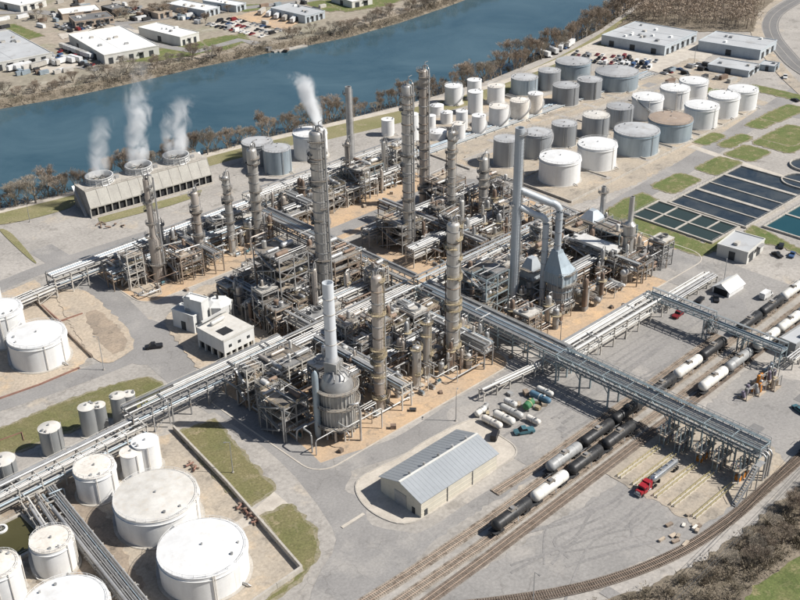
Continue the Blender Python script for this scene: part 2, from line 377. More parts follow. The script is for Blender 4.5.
for j in range(3):
    for i in range(NN - 1):
        g.f.append((j * NN + i, j * NN + i + 1, (j + 1) * NN + i + 1, (j + 1) * NN + i))
k = len(g.v); g.v += [(5200, -3000, 0), (-3000, -3000, 0), (-3000, nb[0].y, 0)]
g.f.append(tuple(range(NN))[::-1] + (k + 2, k + 1, k))
k2 = len(g.v); g.v += [(-3000, 5200, 0), (5200, 5200, 0)]
g.f.append(tuple(range(3 * NN, 4 * NN)) + (k2 + 1, k2))
ground = g.obj('ground', ['yard_gravel', 'bank_soil', 'far_soil']); ground['kind'] = 'structure'
bm = bmesh.new(); bm.from_mesh(ground.data)
bmesh.ops.recalc_face_normals(bm, faces=bm.faces); bm.to_mesh(ground.data); bm.free()
nf = len(ground.data.polygons)
for i, p in enumerate(ground.data.polygons):
    p.material_index = 2 if i == nf - 1 else (0 if i == nf - 2 else 1)
if ground.data.polygons[nf - 1].normal.z < 0: ground.data.flip_normals()
river = MB().add(zz(nearW, WATER_Z) + zz(farW, WATER_Z), [(i, i + 1, NN + i + 1, NN + i) for i in range(NN - 1)]).obj('river', 'river_water'); river['kind'] = 'structure'
if river.data.polygons[3].normal.z < 0: river.data.flip_normals()

# grass and dirt along the plant's river road
ribbon('grass_verge', [(-60, 231), (0, 216), (80, 196), (215, 158), (330, 130), (470, 97), (545, 70), (600, 42), (640, 15)], 16, 'dry_grass', rounded=True)
ribbon('river_road', [(-60, 226), (0, 211), (80, 191), (215, 153), (330, 125), (470, 92), (545, 66), (600, 40), (645, 14)], 5, 'pale_concrete', rounded=True)
ribbon('grass_verge', [(300, 144), (400, 121), (480, 100), (548, 78), (600, 56)], 5, 'dry_grass', rounded=True)
# tank farm soil, process pads
sheet('tank_farm_soil', [(385, 145), (430, 120), (560, 78), (640, 62), (690, 82), (775, 104), (760, 122), (700, 150), (632, 186), (572, 206), (500, 176), (440, 158)], 'tan_pad', rounded=False, rough=.8)
sheet('tank_farm_soil', [(-60, 312), (0, 293), (34, 280), (66, 306), (92, 356), (60, 383), (0, 402), (-60, 420)], 'sand_light', rounded=False, rough=.8)
sheet('tank_farm_soil', [(-40, 520), (0, 500), (60, 478), (176, 430), (230, 487), (302, 572), (240, 610), (120, 700), (-80, 720)], 'tan_pad', rounded=False, rough=.8)
sheet('stained_ground', [(0, 510), (70, 478), (110, 520), (150, 600), (90, 640), (20, 560)], 'stained_soil', rounded=False, rough=.8)
def wsheet(name, X0, X1, Y0, Y1, mat, r=4, kerb=None, rough=0):
    pts = []
    for cxx, cyy, a in ((X1 - r, Y1 - r, 0), (X0 + r, Y1 - r, 90), (X0 + r, Y0 + r, 180), (X1 - r, Y0 + r, 270)):
        for s_ in range(0, 91, 15): pts.append((cxx + r * math.cos(math.radians(a + s_)), cyy + r * math.sin(math.radians(a + s_))))
    return sheet(name, pts, mat, rounded=False, px=False, kerb=kerb, rough=rough)
wsheet('process_pad', 150, 237, 193.5, 252, 'sand_pad', 7, 'pale_concrete')
wsheet('process_pad', 185, 241, 252, 302, 'sand_pad', 6, 'pale_concrete')
wsheet('process_pad', 170, 242, 318, 362, 'sand_pad', 7, 'pale_concrete')
wsheet('process_pad', 248, 334, 308, 362, 'sand_pad', 7, 'pale_concrete')
wsheet('process_pad', 247, 352, 190, 304, 'sand_pad', 9, 'pale_concrete')
# asphalt
ribbon('road', [(-40, 300), (0, 286), (40, 270), (100, 250), (150, 234)], 8, 'asphalt', rounded=True)
ribbon('road', [(-40, 416), (0, 404), (60, 384), (118, 362), (150, 346), (186, 320), (225, 287), (258, 263)], 8.5, 'asphalt', rounded=True)
ribbon('road', [(40, 248), (62, 262), (88, 280), (118, 306), (142, 332), (152, 350), (178, 374), (215, 402), (262, 432), (300, 464), (330, 502), (345, 545), (330, 620)], 10.5, 'asphalt', rounded=True)
sheet('road_junction', [(112, 352), (132, 340), (130, 322), (152, 320), (178, 330), (192, 322), (200, 340), (196, 372), (206, 395), (178, 382), (160, 366), (135, 364)], 'asphalt')
sheet('road_junction', [(262, 430), (285, 448), (300, 462), (350, 470), (345, 490), (365, 500), (372, 525), (430, 540), (400, 580), (330, 620), (310, 600), (325, 560), (320, 540), (300, 500)], 'asphalt')
ribbon('road', [(285, 478), (320, 472), (350, 462), (385, 451), (412, 439), (462, 407), (515, 376), (560, 352)], 8, 'asphalt', rounded=True)
ribbon('road', [(330, 575), (392, 556), (440, 536), (475, 513), (530, 477), (580, 440)], 8.5, 'asphalt', rounded=True)
wsheet('loading_yard', 196, 243, 147, 190, 'yard_asphalt', 6)
wsheet('rail_yard_road', 240, 330, 149, 178, 'yard_asphalt', 5)
wsheet('plant_road', 322, 352, 140, 205, 'yard_asphalt', 8)
sheet('truck_yard', [(395, 640), (445, 588), (505, 556), (560, 520), (640, 468), (700, 412), (745, 370), (850, 390), (850, 450), (775, 478), (735, 512), (690, 545), (610, 575), (520, 605)], 'yard_asphalt', rounded=False, rough=.8)
sheet('gravel_strip', [(400, 610), (470, 555), (520, 520), (600, 462), (700, 388), (830, 290), (830, 262), (700, 360), (560, 462), (480, 510), (430, 545), (370, 610)], 'yard_gravel', rounded=False, rough=.8)
ribbon('plant_road', [(560, 238), (600, 216), (680, 170), (740, 130), (830, 70)], 11, 'asphalt', rounded=True)
ribbon('plant_road', [(640, 250), (676, 262), (700, 275), (725, 300), (735, 330)], 13, 'asphalt', rounded=True)
ribbon('plant_road', [(586, 226), (608, 238), (640, 252), (665, 268)], 10, 'asphalt', rounded=True)
ribbon('plant_road', [(645, 84), (700, 96), (760, 108), (830, 122)], 9, 'asphalt', rounded=True)
ribbon('plant_road', [(596, 92), (660, 70), (684, 56), (700, 44)], 9, 'asphalt', rounded=True)
ribbon('mid_road', [(246, 266), (262, 260), (330, 234), (400, 205), (460, 182), (530, 196), (575, 215)], 8, 'asphalt', rounded=True)
ribbon('basin_path', [(690, 146), (740, 163), (800, 183), (840, 197)], 4.5, 'pale_concrete')
for Y in (298, 333, 372): ribbon('service_track', [(362 if Y < 340 else 400, Y), (545, Y - 1)], 4.5, 'yard_gravel', px=False)
for X in (392, 424, 447, 472, 494, 516): ribbon('service_track', [(X, 268), (X, 345)], 3.2, 'yard_gravel', px=False)
rk = random.Random(21)
for k in range(16):
    X, Y = rk.choice([(rk.uniform(200, 240), rk.uniform(152, 186)), (rk.uniform(165, 210), rk.uniform(104, 132)), (rk.uniform(245, 320), rk.uniform(156, 174)), (rk.uniform(255, 300), rk.uniform(108, 128))]); wsheet('asphalt_patch', X, X + rk.uniform(2, 7), Y, Y + rk.uniform(1.2, 4), rk.choice(['patched_asphalt', 'tyre_mark', 'tyre_mark']), .2)
for k in range(9):
    y0 = rk.uniform(104, 131); x0 = rk.uniform(196, 212); ribbon('tyre_mark', smooth_loop([(x0, y0), (x0 - rk.uniform(6, 14), y0 + rk.uniform(-1, 1)), (x0 - rk.uniform(16, 26), y0 + rk.uniform(-6, 8)), (x0 - rk.uniform(28, 45), y0 + rk.uniform(-8, 14))], 6, False), rk.uniform(.5, 1.3), 'tyre_mark', px=False)
for k in range(12): y0 = rk.uniform(155, 176); ribbon('tyre_mark', smooth_loop([(rk.uniform(200, 260), y0), (rk.uniform(262, 285), y0 + rk.uniform(-3, 3)), (rk.uniform(290, 330), y0 + rk.uniform(-5, 5))], 6, False), rk.uniform(.5, 1.0), 'tyre_mark', px=False)
# aprons and islands
sheet('shed_apron', [(357, 482), (378, 468), (400, 458), (428, 440), (470, 420), (482, 424), (500, 436), (514, 446), (515, 456), (498, 468), (470, 488), (428, 515), (404, 524), (378, 516), (360, 500)], 'pale_concrete', kerb='concrete')
sheet('loading_apron', [(600, 470), (640, 440), (680, 412), (770, 446), (790, 468), (745, 497), (700, 528)], 'tan_pad', rounded=False, rough=.8)
sheet('gravel_island', [(214, 412), (240, 430), (262, 446), (280, 462), (296, 478), (318, 506), (332, 528), (336, 540), (332, 554), (318, 574), (290, 606), (262, 612), (300, 572), (240, 503), (176, 430)], 'yard_gravel', rounded=False)
sheet('concrete_drive', [(252, 512), (274, 492), (292, 507), (262, 520), (236, 532), (230, 526)], 'pale_concrete', rounded=False)
# grass
for pts in ([(180, 432), (214, 420), (236, 447), (274, 490), (250, 506), (232, 494), (205, 462)],
            [(262, 517), (291, 505), (312, 530), (318, 548), (314, 562), (298, 580), (276, 598), (262, 603), (288, 584), (305, 571), (288, 552)],
            [(-30, 446), (0, 430), (60, 404), (110, 386), (148, 377), (164, 387), (160, 399), (132, 410), (60, 434), (0, 458), (-30, 468)],
            [(604, 214), (622, 201), (642, 193), (657, 200), (659, 206), (638, 214), (640, 219), (704, 244), (722, 238), (734, 230), (724, 246), (702, 256), (672, 247), (640, 233), (612, 224)],
            [(652, 187), (668, 176), (682, 173), (700, 180), (694, 186), (676, 190), (660, 191)],
            [(693, 168), (712, 158), (728, 158), (741, 166), (722, 174), (704, 173)],
            [(726, 152), (742, 144), (760, 148), (768, 155), (756, 162), (740, 160)],
            [(766, 148), (762, 136), (772, 131), (796, 138), (810, 146), (790, 148)],
            [(756, 138), (776, 130), (790, 124), (810, 130), (806, 142), (786, 146)],
            [(716, 144), (730, 137), (744, 134), (752, 140), (738, 146), (724, 148)],
            [(744, 126), (756, 118), (770, 118), (776, 124), (764, 128)],
            [(762, 118), (776, 108), (798, 106), (800, 114), (782, 120), (768, 121)],
            [(696, 138), (712, 132), (722, 134), (718, 142), (704, 146)],
            [(740, 238), (752, 226), (764, 230), (800, 250), (810, 258), (786, 248)],
            [(740, 88), (780, 96), (810, 104), (810, 99), (780, 90)], [(690, 84), (720, 88), (752, 98), (740, 101), (704, 92)]):
    Q = [gnd(*p) for p in pts]
    if min(p[1] for p in pts) < 192 and max(p[0] for p in pts) < 812 and len(pts) < 9 and min(p[0] for p in pts) > 640: wsheet('grass', min(q.x for q in Q) + 1, max(q.x for q in Q) - 1, min(q.y for q in Q) + 1.5, max(max(q.y for q in Q) - 1.5, min(q.y for q in Q) + 9), 'grass', 3.0, rough=.35)
    else: sheet('grass', pts, 'grass' if pts[0][0] > 400 else 'lawn_dry', rounded=False, rough=.45)
sheet('grass_field', [(735, 612), (760, 580), (800, 555), (860, 520), (900, 640), (760, 660)], 'grass', rounded=False, rough=.8)
sheet('scrub_ground', [(560, 612), (640, 590), (700, 562), (745, 530), (780, 500), (850, 455), (860, 530), (800, 556), (760, 581), (730, 615)], 'bank_soil', rounded=False, rough=.8)
sheet('dry_grass', [(8, 224), (70, 208), (60, 200), (-20, 222)], 'dry_grass'); sheet('dry_grass', [(0, 231), (28, 258), (36, 262), (12, 234)], 'dry_grass')
sheet('dry_grass', [(100, 224), (170, 206), (200, 196), (202, 190), (150, 204), (98, 218)], 'dry_grass', rounded=False)
sheet('dirt_plot', [(56, 296), (74, 290), (88, 293), (112, 313), (130, 333), (134, 346), (122, 357), (104, 364), (88, 352)], 'sand_light', rough=.6)
sheet('gravel_plot', [(84, 316), (100, 312), (120, 330), (128, 344), (116, 354), (104, 348)], 'stained_soil', rough=.7)
sheet('dirt_plot', [(164, 322), (180, 306), (200, 288), (232, 284), (262, 300), (276, 330), (262, 348), (232, 364), (206, 376), (186, 352)], 'sand_light', rough=.7)
sheet('dirt_plot', [(108, 268), (122, 262), (160, 290), (150, 298), (128, 290)], 'sand_light', rough=.6)
# across the river
def far_patch(pts, mat, name='field'): sheet(name, pts, mat, rounded=False, rough=1.0)
for pts in ([(0, 26), (14, 24), (44, 36), (26, 40)], [(104, 54), (150, 50), (182, 46), (200, 42), (246, 33), (246, 40), (196, 55), (150, 62), (108, 62)], [(204, 40), (232, 35), (250, 40), (226, 50), (206, 52)],
            [(236, 6), (262, 4), (266, 9), (244, 12)], [(300, 2), (340, 0), (372, 6), (330, 12)], [(345, 12), (385, 6), (420, -6), (380, -10), (330, 4)], [(0, 8), (40, 4), (20, -8), (-30, 0)]):
    far_patch(pts, 'grass')
ribbon('street', [(-60, 30), (0, 30), (60, 62), (100, 70)], 9, 'asphalt'); ribbon('street', [(-40, 14), (40, 12), (120, 24), (210, 12), (300, 2), (360, -8)], 10, 'asphalt')
ribbon('street', [(120, 24), (150, 44), (196, 52), (240, 40), (258, 44)], 9, 'asphalt'); ribbon('street', [(-60, 2), (60, -2), (200, -16)], 12, 'asphalt')
far_patch([(58, 34), (110, 26), (150, 32), (152, 36), (100, 27), (62, 40)], 'pale_concrete', 'car_park'); far_patch([(206, 24), (232, 18), (280, 32), (262, 38)], 'pale_concrete', 'car_park'); far_patch([(16, 62), (62, 56), (84, 66), (40, 76)], 'pale_concrete', 'car_park')
far_patch([(232, 17), (262, 10), (300, 22), (284, 31)], 'sand_pad', 'dirt_lot')
# behind the tank farm
ribbon('concrete_strip', [(342, 528), (364, 514)], 1.0, 'pale_concrete')
far_patch([(575, 50), (592, 45), (664, 56), (700, 42), (720, 50), (690, 70), (664, 74), (580, 58)], 'pale_concrete', 'car_park')
far_patch([(660, 72), (690, 58), (745, 74), (730, 92), (690, 84)], 'tan_pad', 'storage_yard')
ribbon('highway', [(830, 86), (800, 68), (784, 52), (772, 36), (770, 22), (780, 10), (810, -6), (860, -22)], 12, 'patched_asphalt', rounded=True)
ribbon('highway_shoulder', [(812, 100), (786, 76), (768, 54), (758, 36), (756, 22), (768, 6), (800, -12)], 8, 'tan_pad', rounded=True)

for off_ in (-5, 0, 5):
    hw = [gnd(*p) for p in smooth_loop([(830, 86), (800, 68), (784, 52), (772, 36), (770, 22), (780, 10), (810, -6), (860, -22)], 6, False)]
    ribbon('lane_line', [(p.x, p.y) for p in offset(hw, off_)], .2, 'pale_concrete', px=False)
# ------------------------------------------------------------------ railway
def track(name, path, bed='ballast', ties=True, tie_w=2.6):
    """path in plant metres; ballast bed > two rails, sleepers"""
    pts = []
    for i in range(len(path) - 1):
        a, b = Vector((*path[i], 0)), Vector((*path[i + 1], 0)); n = max(1, int((b - a).length / 4))
        pts += [a.lerp(b, k / n) for k in range(n)]
    pts.append(Vector((*path[-1], 0)))
    LAYER[0] += .0014
    bedo = ribbon(name, [(p.x, p.y) for p in pts], 3.5, bed, px=False, z=LAYER[0] + .06)
    b = MB(); acc = 0
    for i in range(len(pts) - 1):
        a, c = pts[i], pts[i + 1]; d = (c - a); L = d.length; ang = math.atan2(d.y, d.x); t = acc
        while t < L:
            p = a + d * (t / L); b.box((p.x, p.y, LAYER[0] + (.12 if tie_w > 2.7 else .015)), (.26, tie_w, .16), ang); t += .65
        acc = t - L
    b.obj('sleepers', 'timber_tie', bedo, kind='stuff')
    for s in (-1, 1):
        o = [(p.x, p.y, LAYER[0] + .28) for p in offset(pts, s * .72)]
        MB().tube(o, .075, 4).obj('rail', 'rail_steel', bedo)
    return bedo
def TR(k, X): return {1: 146.7, 2: 141.5, 3: 137.2}[k] + {1: .025, 2: .02, 3: .02}[k] * (X - 200)
track('railway_track', [(60, 150.5), (140, 146.4), (170, TR(1, 170)), (420, TR(1, 420))])
track('railway_track', [(60, 146), (130, 141.3), (160, TR(2, 160)), (420, TR(2, 420))])
track('railway_track', [(60, 138.5), (130, 136.4), (160, TR(3, 160)), (420, TR(3, 420))], 'dark_ballast')
curve = smooth_loop([(108, 160), (133, 136.5), (155.5, 119.8), (174, 109.6), (195, 102.8), (216, 100.3), (240, 100.2), (300, 100), (360, 101)], 8, False)
track('railway_track', curve, 'dark_ballast', tie_w=2.9)
track('railway_track', [(180, 152.5), (200, 151.8), (262, 153.4), (300, 154.4)], 'ballast')

# ------------------------------------------------------------------ trees
def limb(b, p, d, r, L, depth, rng, tips):
    q = p + d * L
    b.cyl(p, q, r, r * .6, n=4 if depth > 1 else 3, cap=False)
    if depth == 0:
        tips.append((q, d)); return
    for _ in range(3 if depth > 1 else 4):
        nd = (d + Vector((rng.uniform(-.65, .65), rng.uniform(-.65, .65), rng.uniform(-.05, .65)))).normalized()
        limb(b, p + d * L * rng.uniform(.55, 1), nd, r * .55, L * rng.uniform(.6, .82), depth - 1, rng, tips)
def tree_meshes(seed, h, spread, tw='twig'):
    rng = random.Random(seed); trunk, crown = MB(), MB()
    base = Vector((0, 0, -.3)); top = Vector((rng.uniform(-.3, .3), rng.uniform(-.3, .3), h * .26))
    trunk.cyl(base, top, .03 * h, .02 * h, n=7)
    tips = []
    for k in range(5):
        a = k * 1.257 + rng.uniform(-.4, .4); e = rng.uniform(.8, 1.9)
        d = Vector((math.cos(a) * spread, math.sin(a) * spread, e)).normalized()
        limb(crown, base.lerp(top, rng.uniform(.75, 1)), d, .015 * h, h * .27, 3, rng, tips)
    for q, d in tips:
        for _ in range(14):
            e = q + (d + Vector((rng.uniform(-1, 1), rng.uniform(-1, 1), rng.uniform(-.4, .8)))).normalized() * h * rng.uniform(.06, .12)
            s = Vector((rng.uniform(-1, 1), rng.uniform(-1, 1), 0)) * .007 * h
            crown.add([q, e, e + s], [(0, 1, 2)])
    return trunk.mesh('trunk', 'bark', 60), crown.mesh('crown', tw)
TREES = [tree_meshes(s, 10, sp, tw) for s, sp, tw in ((1, .7, 'twig'), (2, .9, 'twig'), (3, .8, 'twig_pale'), (4, .6, 'twig'), (5, 1.0, 'twig_pale'), (6, .75, 'twig'))]
def tree(p, h, label, group, kind=None, wide=1.0):
    k = RNG.randrange(6) if kind is None else kind
    t = thing('bare_tree', label, 'tree', p, RNG.uniform(0, 6.28), group); s = h / 10
    t.scale = (s * wide, s * wide, s)
    for nm, me in zip(('trunk', 'crown'), TREES[k]):
        o = bpy.data.objects.new(nm, me); col.objects.link(o); o.parent = t
    return t
def along(line, t):
    tot = [0]
    for i in range(len(line) - 1): tot.append(tot[-1] + (line[i + 1] - line[i]).length)
    d = t * tot[-1]
    for i in range(len(line) - 1):
        if d <= tot[i + 1]: return line[i].lerp(line[i + 1], (d - tot[i]) / (tot[i + 1] - tot[i]))
    return line[-1]
inner_n, inner_f = nearW[1:-1], farW[1:-1]
for k in range(175):
    t = (k + RNG.uniform(-.4, .4)) / 175
    p = along(offset(inner_n, -RNG.uniform(2, 8)), max(0, min(1, t))); p.z = -1.0
    big = t > .55
    hh_ = RNG.uniform(6, 15) * (1.35 if big else 1.15); kk_ = RNG.randrange(6)
    wh = ('upstream of the cooling tower', 'behind the cooling tower', 'behind the flat grey tank', 'behind the steaming white tank', 'behind the lone chimney', 'behind the two tallest columns', 'behind the small white tanks', 'behind the grey tanks', 'by the riverside trailers', 'near the woodland edge')[min(9, int(max(0, t) * 10))]
    lb_ = ('tall ' if hh_ > 10 else 'low ') + ('pale ' if kk_ in (2, 4) else 'brown ') + 'leafless tree on river bank ' + wh
    tree(p, hh_, lb_, lb_.replace('tree', 'trees'), kk_, wide=RNG.uniform(.65, 1.05))
tree(gnd(36, 203), 15, 'tall pale leafless tree on bank left of cooling tower', None, 4, 1.2); tree(gnd(16, 206), 12, 'slender leafless tree beside the tall pale one by the river', None, 2, 1.0)
tree(gnd(58, 196), 11, 'grey leafless tree between tall pale tree and cooling tower', None, 1, 1.2)
tree(gnd(330, 119), 14, 'broad brownish leafless tree behind the steaming white tank', None, 5, 1.3)
tree(gnd(463, 85), 15, 'large dark leafless tree behind the small white tanks', None, 3, 1.2); tree(gnd(509, 62), 16, 'big spreading leafless tree beyond the grey tanks', None, 0, 1.3)
for k in range(105):
    t = (k + RNG.uniform(-.4, .4)) / 105
    if .40 < t < .50 and RNG.random() < .8: continue
    p = along(offset(inner_f, RNG.uniform(2, 15)), t); p.z = -1.0
    hh_ = RNG.uniform(6, 12); kk_ = RNG.randrange(6)
    wh = ('below the grey-roofed warehouse', 'below the parked trailers', 'below the big white warehouse', 'below the beige warehouse', 'by the green bank', 'beside the jetty', 'below the dirt lot', 'below the blue-walled warehouse', 'by the river bend grass', 'past the river bend')[min(9, int(max(0, t) * 10))]
    lb_ = ('tall ' if hh_ > 9 else 'low ') + ('pale ' if kk_ in (2, 4) else 'brown ') + 'leafless tree on far bank ' + wh
    tree(p, hh_, lb_, lb_.replace('tree', 'trees'), kk_, wide=RNG.uniform(1.0, 1.6))
def scrub_mass(name, label, spots, size, mat, seed, n=26):
    rng = random.Random(seed); b = MB()
    for p in spots:
        s = size * rng.uniform(.6, 1.3)
        for _ in range(n):
            a = rng.uniform(0, 6.28); e = rng.uniform(.15, 1.5); d = Vector((math.cos(a) * math.cos(e), math.sin(a) * math.cos(e), math.sin(e)))
            q = p + d * s * rng.uniform(.35, 1.0); w = s * .10
            o1 = Vector((rng.uniform(-1, 1), rng.uniform(-1, 1), rng.uniform(-1, 1))) * w; o2 = Vector((rng.uniform(-1, 1), rng.uniform(-1, 1), rng.uniform(-1, 1))) * w
            b.add([q, q + o1 + d * w * 2, q + o2], [(0, 1, 2)])
            if rng.random() < .4: b.cyl(p, q, .05, .02, 3, False)
    o = b.obj(name, mat, kind='stuff'); tag(o, label, 'scrub'); return o
scrub_mass('bank_scrub', 'brown brushwood along the near river bank', [along(offset(inner_n, -RNG.uniform(0, 7)), RNG.random()) + Vector((0, 0, -1.5)) for _ in range(700)], 3.4, 'scrub', 11, 44)
scrub_mass('bank_scrub', 'brown brushwood along the far river bank', [along(offset(inner_f, RNG.uniform(-1.5, 16)), RNG.random()) + Vector((0, 0, -2)) for _ in range(1200)], 3.6, 'scrub', 12, 30)
def inside(poly, x, y):
    c = False; n = len(poly)
    for i in range(n):
        (x1, y1), (x2, y2) = poly[i], poly[i - 1]
        if (y1 > y) != (y2 > y) and x < (x2 - x1) * (y - y1) / (y2 - y1) + x1: c = not c
    return c
def scatter(poly, n, rng):
    P = [(gnd(*p).x, gnd(*p).y) for p in poly]; xs = [p[0] for p in P]; ys = [p[1] for p in P]; out = []
    while len(out) < n:
        x, y = rng.uniform(min(xs), max(xs)), rng.uniform(min(ys), max(ys))
        if inside(P, x, y): out.append(Vector((x, y, 0)))
    return out
# the wood behind the warehouses: one mass
rw = random.Random(5); wb = MB()
for p in scatter([(618, 26), (655, -10), (700, -60), (790, -60), (775, -8), (756, 16), (752, 30), (700, 29), (640, 20)], 1000, rw):
    h = rw.uniform(8, 15); top = p + Vector((0, 0, h * .55)); wb.cyl(p, top, .25, .12, 3, False)
    for _ in range(110):
        a = rw.uniform(0, 6.28); e = rw.uniform(-.3, 1.5); d = Vector((math.cos(a) * math.cos(e), math.sin(a) * math.cos(e), math.sin(e) * 1.2))
        q = top + d * h * .42 * rw.uniform(.35, 1); w = h * .06
        o1 = Vector((rw.uniform(-1, 1), rw.uniform(-1, 1), rw.uniform(-1, 1))) * w; o2 = Vector((rw.uniform(-1, 1), rw.uniform(-1, 1), rw.uniform(-1, 1))) * w
        wb.add([q, q + o1 + d * w, q + o2], [(0, 1, 2)])
tag(wb.obj('woodland', 'twig', kind='stuff'), 'brown leafless woodland behind the pale warehouses', 'woodland')
sheet('wood_floor', [(612, 32), (660, -14), (720, -90), (820, -90), (782, -6), (758, 14), (754, 32), (700, 32), (640, 24)], 'bank_soil', rounded=False, rough=.8)
scr = random.Random(9)
sp_ = scatter([(585, 606), (650, 592), (705, 566), (748, 536), (782, 506), (840, 462), (850, 520), (798, 552), (756, 578), (730, 612)], 240, scr)
scrub_mass('thicket', 'dark leafless thicket beside the curved railway track', sp_, 2.6, 'scrub', 13, 60)
for p in scatter([(620, 604), (700, 570), (750, 538), (790, 505), (840, 470), (845, 515), (798, 550), (750, 582)], 26, scr):
    tree(p, scr.uniform(4, 7), 'small leafless tree in the thicket beside the curved track', 'small trees in the thicket', wide=1.3)

# ------------------------------------------------------------------ storage tanks
def tank(label, u, w, vb, vt, shell='white_paint', roof='white_paint', group=None, stair=None, name='storage_tank', dome=.05, h=None):
    X, Y, D, hh = measure(u, w, vb, vt); h = h or hh; R = D / 2; n = 56 if w > 30 else 36
    t = thing(name, label, 'tank', (X, Y, 0), 0, group)
    MB().lathe([(R + .9, 0), (R + .9, .22), (R - .1, .22)], n).obj('foundation_ring', 'concrete', t, 40)
    c = max(3, int(h / 2.4)); prof = []
    for k in range(c):
        z0, z1 = .2 + (h - .2) * k / c, .2 + (h - .2) * (k + 1) / c; r = R - .006 * k
        prof += [(r, z0), (r, z1)]
    s = MB().lathe(prof, n).obj('shell', shell, t, 40)
    ro = MB().lathe([(R + .08, h - .05), (R + .08, h + .1), (R * .6, h + D * dome * .55), (R * .25, h + D * dome * .9), (0, h + D * dome)], n).obj('roof', roof, t, 25)
    # roof edge handrail, centre vent, manways
    if w > 11:
        hr = MB(); R2 = R - .15
        hr.lathe([(R2, 1.0), (R2, 1.08), (R2 - .07, 1.08), (R2 - .07, 1.0)], n, (0, 0, h)); hr.lathe([(R2, .5), (R2, .55), (R2 - .05, .55), (R2 - .05, .5)], n, (0, 0, h))
        for k in range(24): a = k * math.pi / 12; hr.box((R2 * math.cos(a), R2 * math.sin(a), h + .55), (.07, .07, 1.1), a)
        if D > 9: hr.obj('handrail', 'galv' if shell != 'white_paint' else 'white_paint', t)
        rod(t, 'vent', 'galv', (0, 0, h + D * dome - .1), (0, 0, h + D * dome + .5), .28)
        a = RNG.uniform(0, 6.28); rod(t, 'roof_manway', 'galv', (R * .75 * math.cos(a), R * .75 * math.sin(a), h + .1), (R * .75 * math.cos(a), R * .75 * math.sin(a), h + D * dome * .5 + .4), .4)
        box(t, 'gauge_box', 'pipe_grey', (R * .8 * math.cos(a + .5), R * .8 * math.sin(a + .5), h + .45), (.5, .5, .7), a)
    if stair is not None:
        a0, sgn = stair; turn = h * 1.35 / R * sgn; st = MB(); N = 22
        for k in range(N):
            f0, f1 = k / N, (k + 1) / N; aa, ab = a0 + turn * f0, a0 + turn * f1; za, zb = h * f0 + .3, h * f1 + .3
            for (ri, ro_, dz) in ((R + .05, R + .95, 0),):
                st.add([(ri * math.cos(aa), ri * math.sin(aa), za), (ro_ * math.cos(aa), ro_ * math.sin(aa), za), (ro_ * math.cos(ab), ro_ * math.sin(ab), zb), (ri * math.cos(ab), ri * math.sin(ab), zb),
                        (ri * math.cos(aa), ri * math.sin(aa), za - .25), (ro_ * math.cos(aa), ro_ * math.sin(aa), za - .25), (ro_ * math.cos(ab), ro_ * math.sin(ab), zb - .25), (ri * math.cos(ab), ri * math.sin(ab), zb - .25)],
                       [(0, 1, 2, 3), (7, 6, 5, 4), (1, 5, 6, 2), (0, 3, 7, 4), (0, 4, 5, 1), (3, 2, 6, 7)])
        so = st.obj('stairway', 'galv', t)
        MB().tube([((R + .93) * math.cos(a0 + turn * k / N), (R + .93) * math.sin(a0 + turn * k / N), h * k / N + 1.3) for k in range(N + 1)], .05, 4).obj('stair_rail', 'galv', so)
    if w > 20:
        for _ in range(3):
            a = RNG.uniform(-2.6, .6); rod(t, 'riser_pipe', 'galv' if shell != 'white_paint' else 'dirty_white', ((R + .25) * math.cos(a), (R + .25) * math.sin(a), .4), ((R + .25) * math.cos(a), (R + .25) * math.sin(a), h + .3), .12)
        if w > 28: MB().lathe([(R, h - 1.0), (R + .3, h - 1.0), (R + .3, h - .85), (R, h - .85)], n).obj('wind_girder', shell, s)
    # outlet piping
    a = RNG.uniform(-1.2, .4) - .8
    MB().tube([(R * .95 * math.cos(a), R * .95 * math.sin(a), .8), ((R + 1.6) * math.cos(a), (R + 1.6) * math.sin(a), .8), ((R + 2.0) * math.cos(a), (R + 2.0) * math.sin(a), .5), ((R + 2.2) * math.cos(a) + .3, (R + 2.2) * math.sin(a), .3)], .22, 8).obj('outlet_pipe', 'pipe_grey', t)
    return t
G_, GR_ = 'tank_grey', 'grey_roof'
FR = -1.9  # a stair start that faces the plant's south side
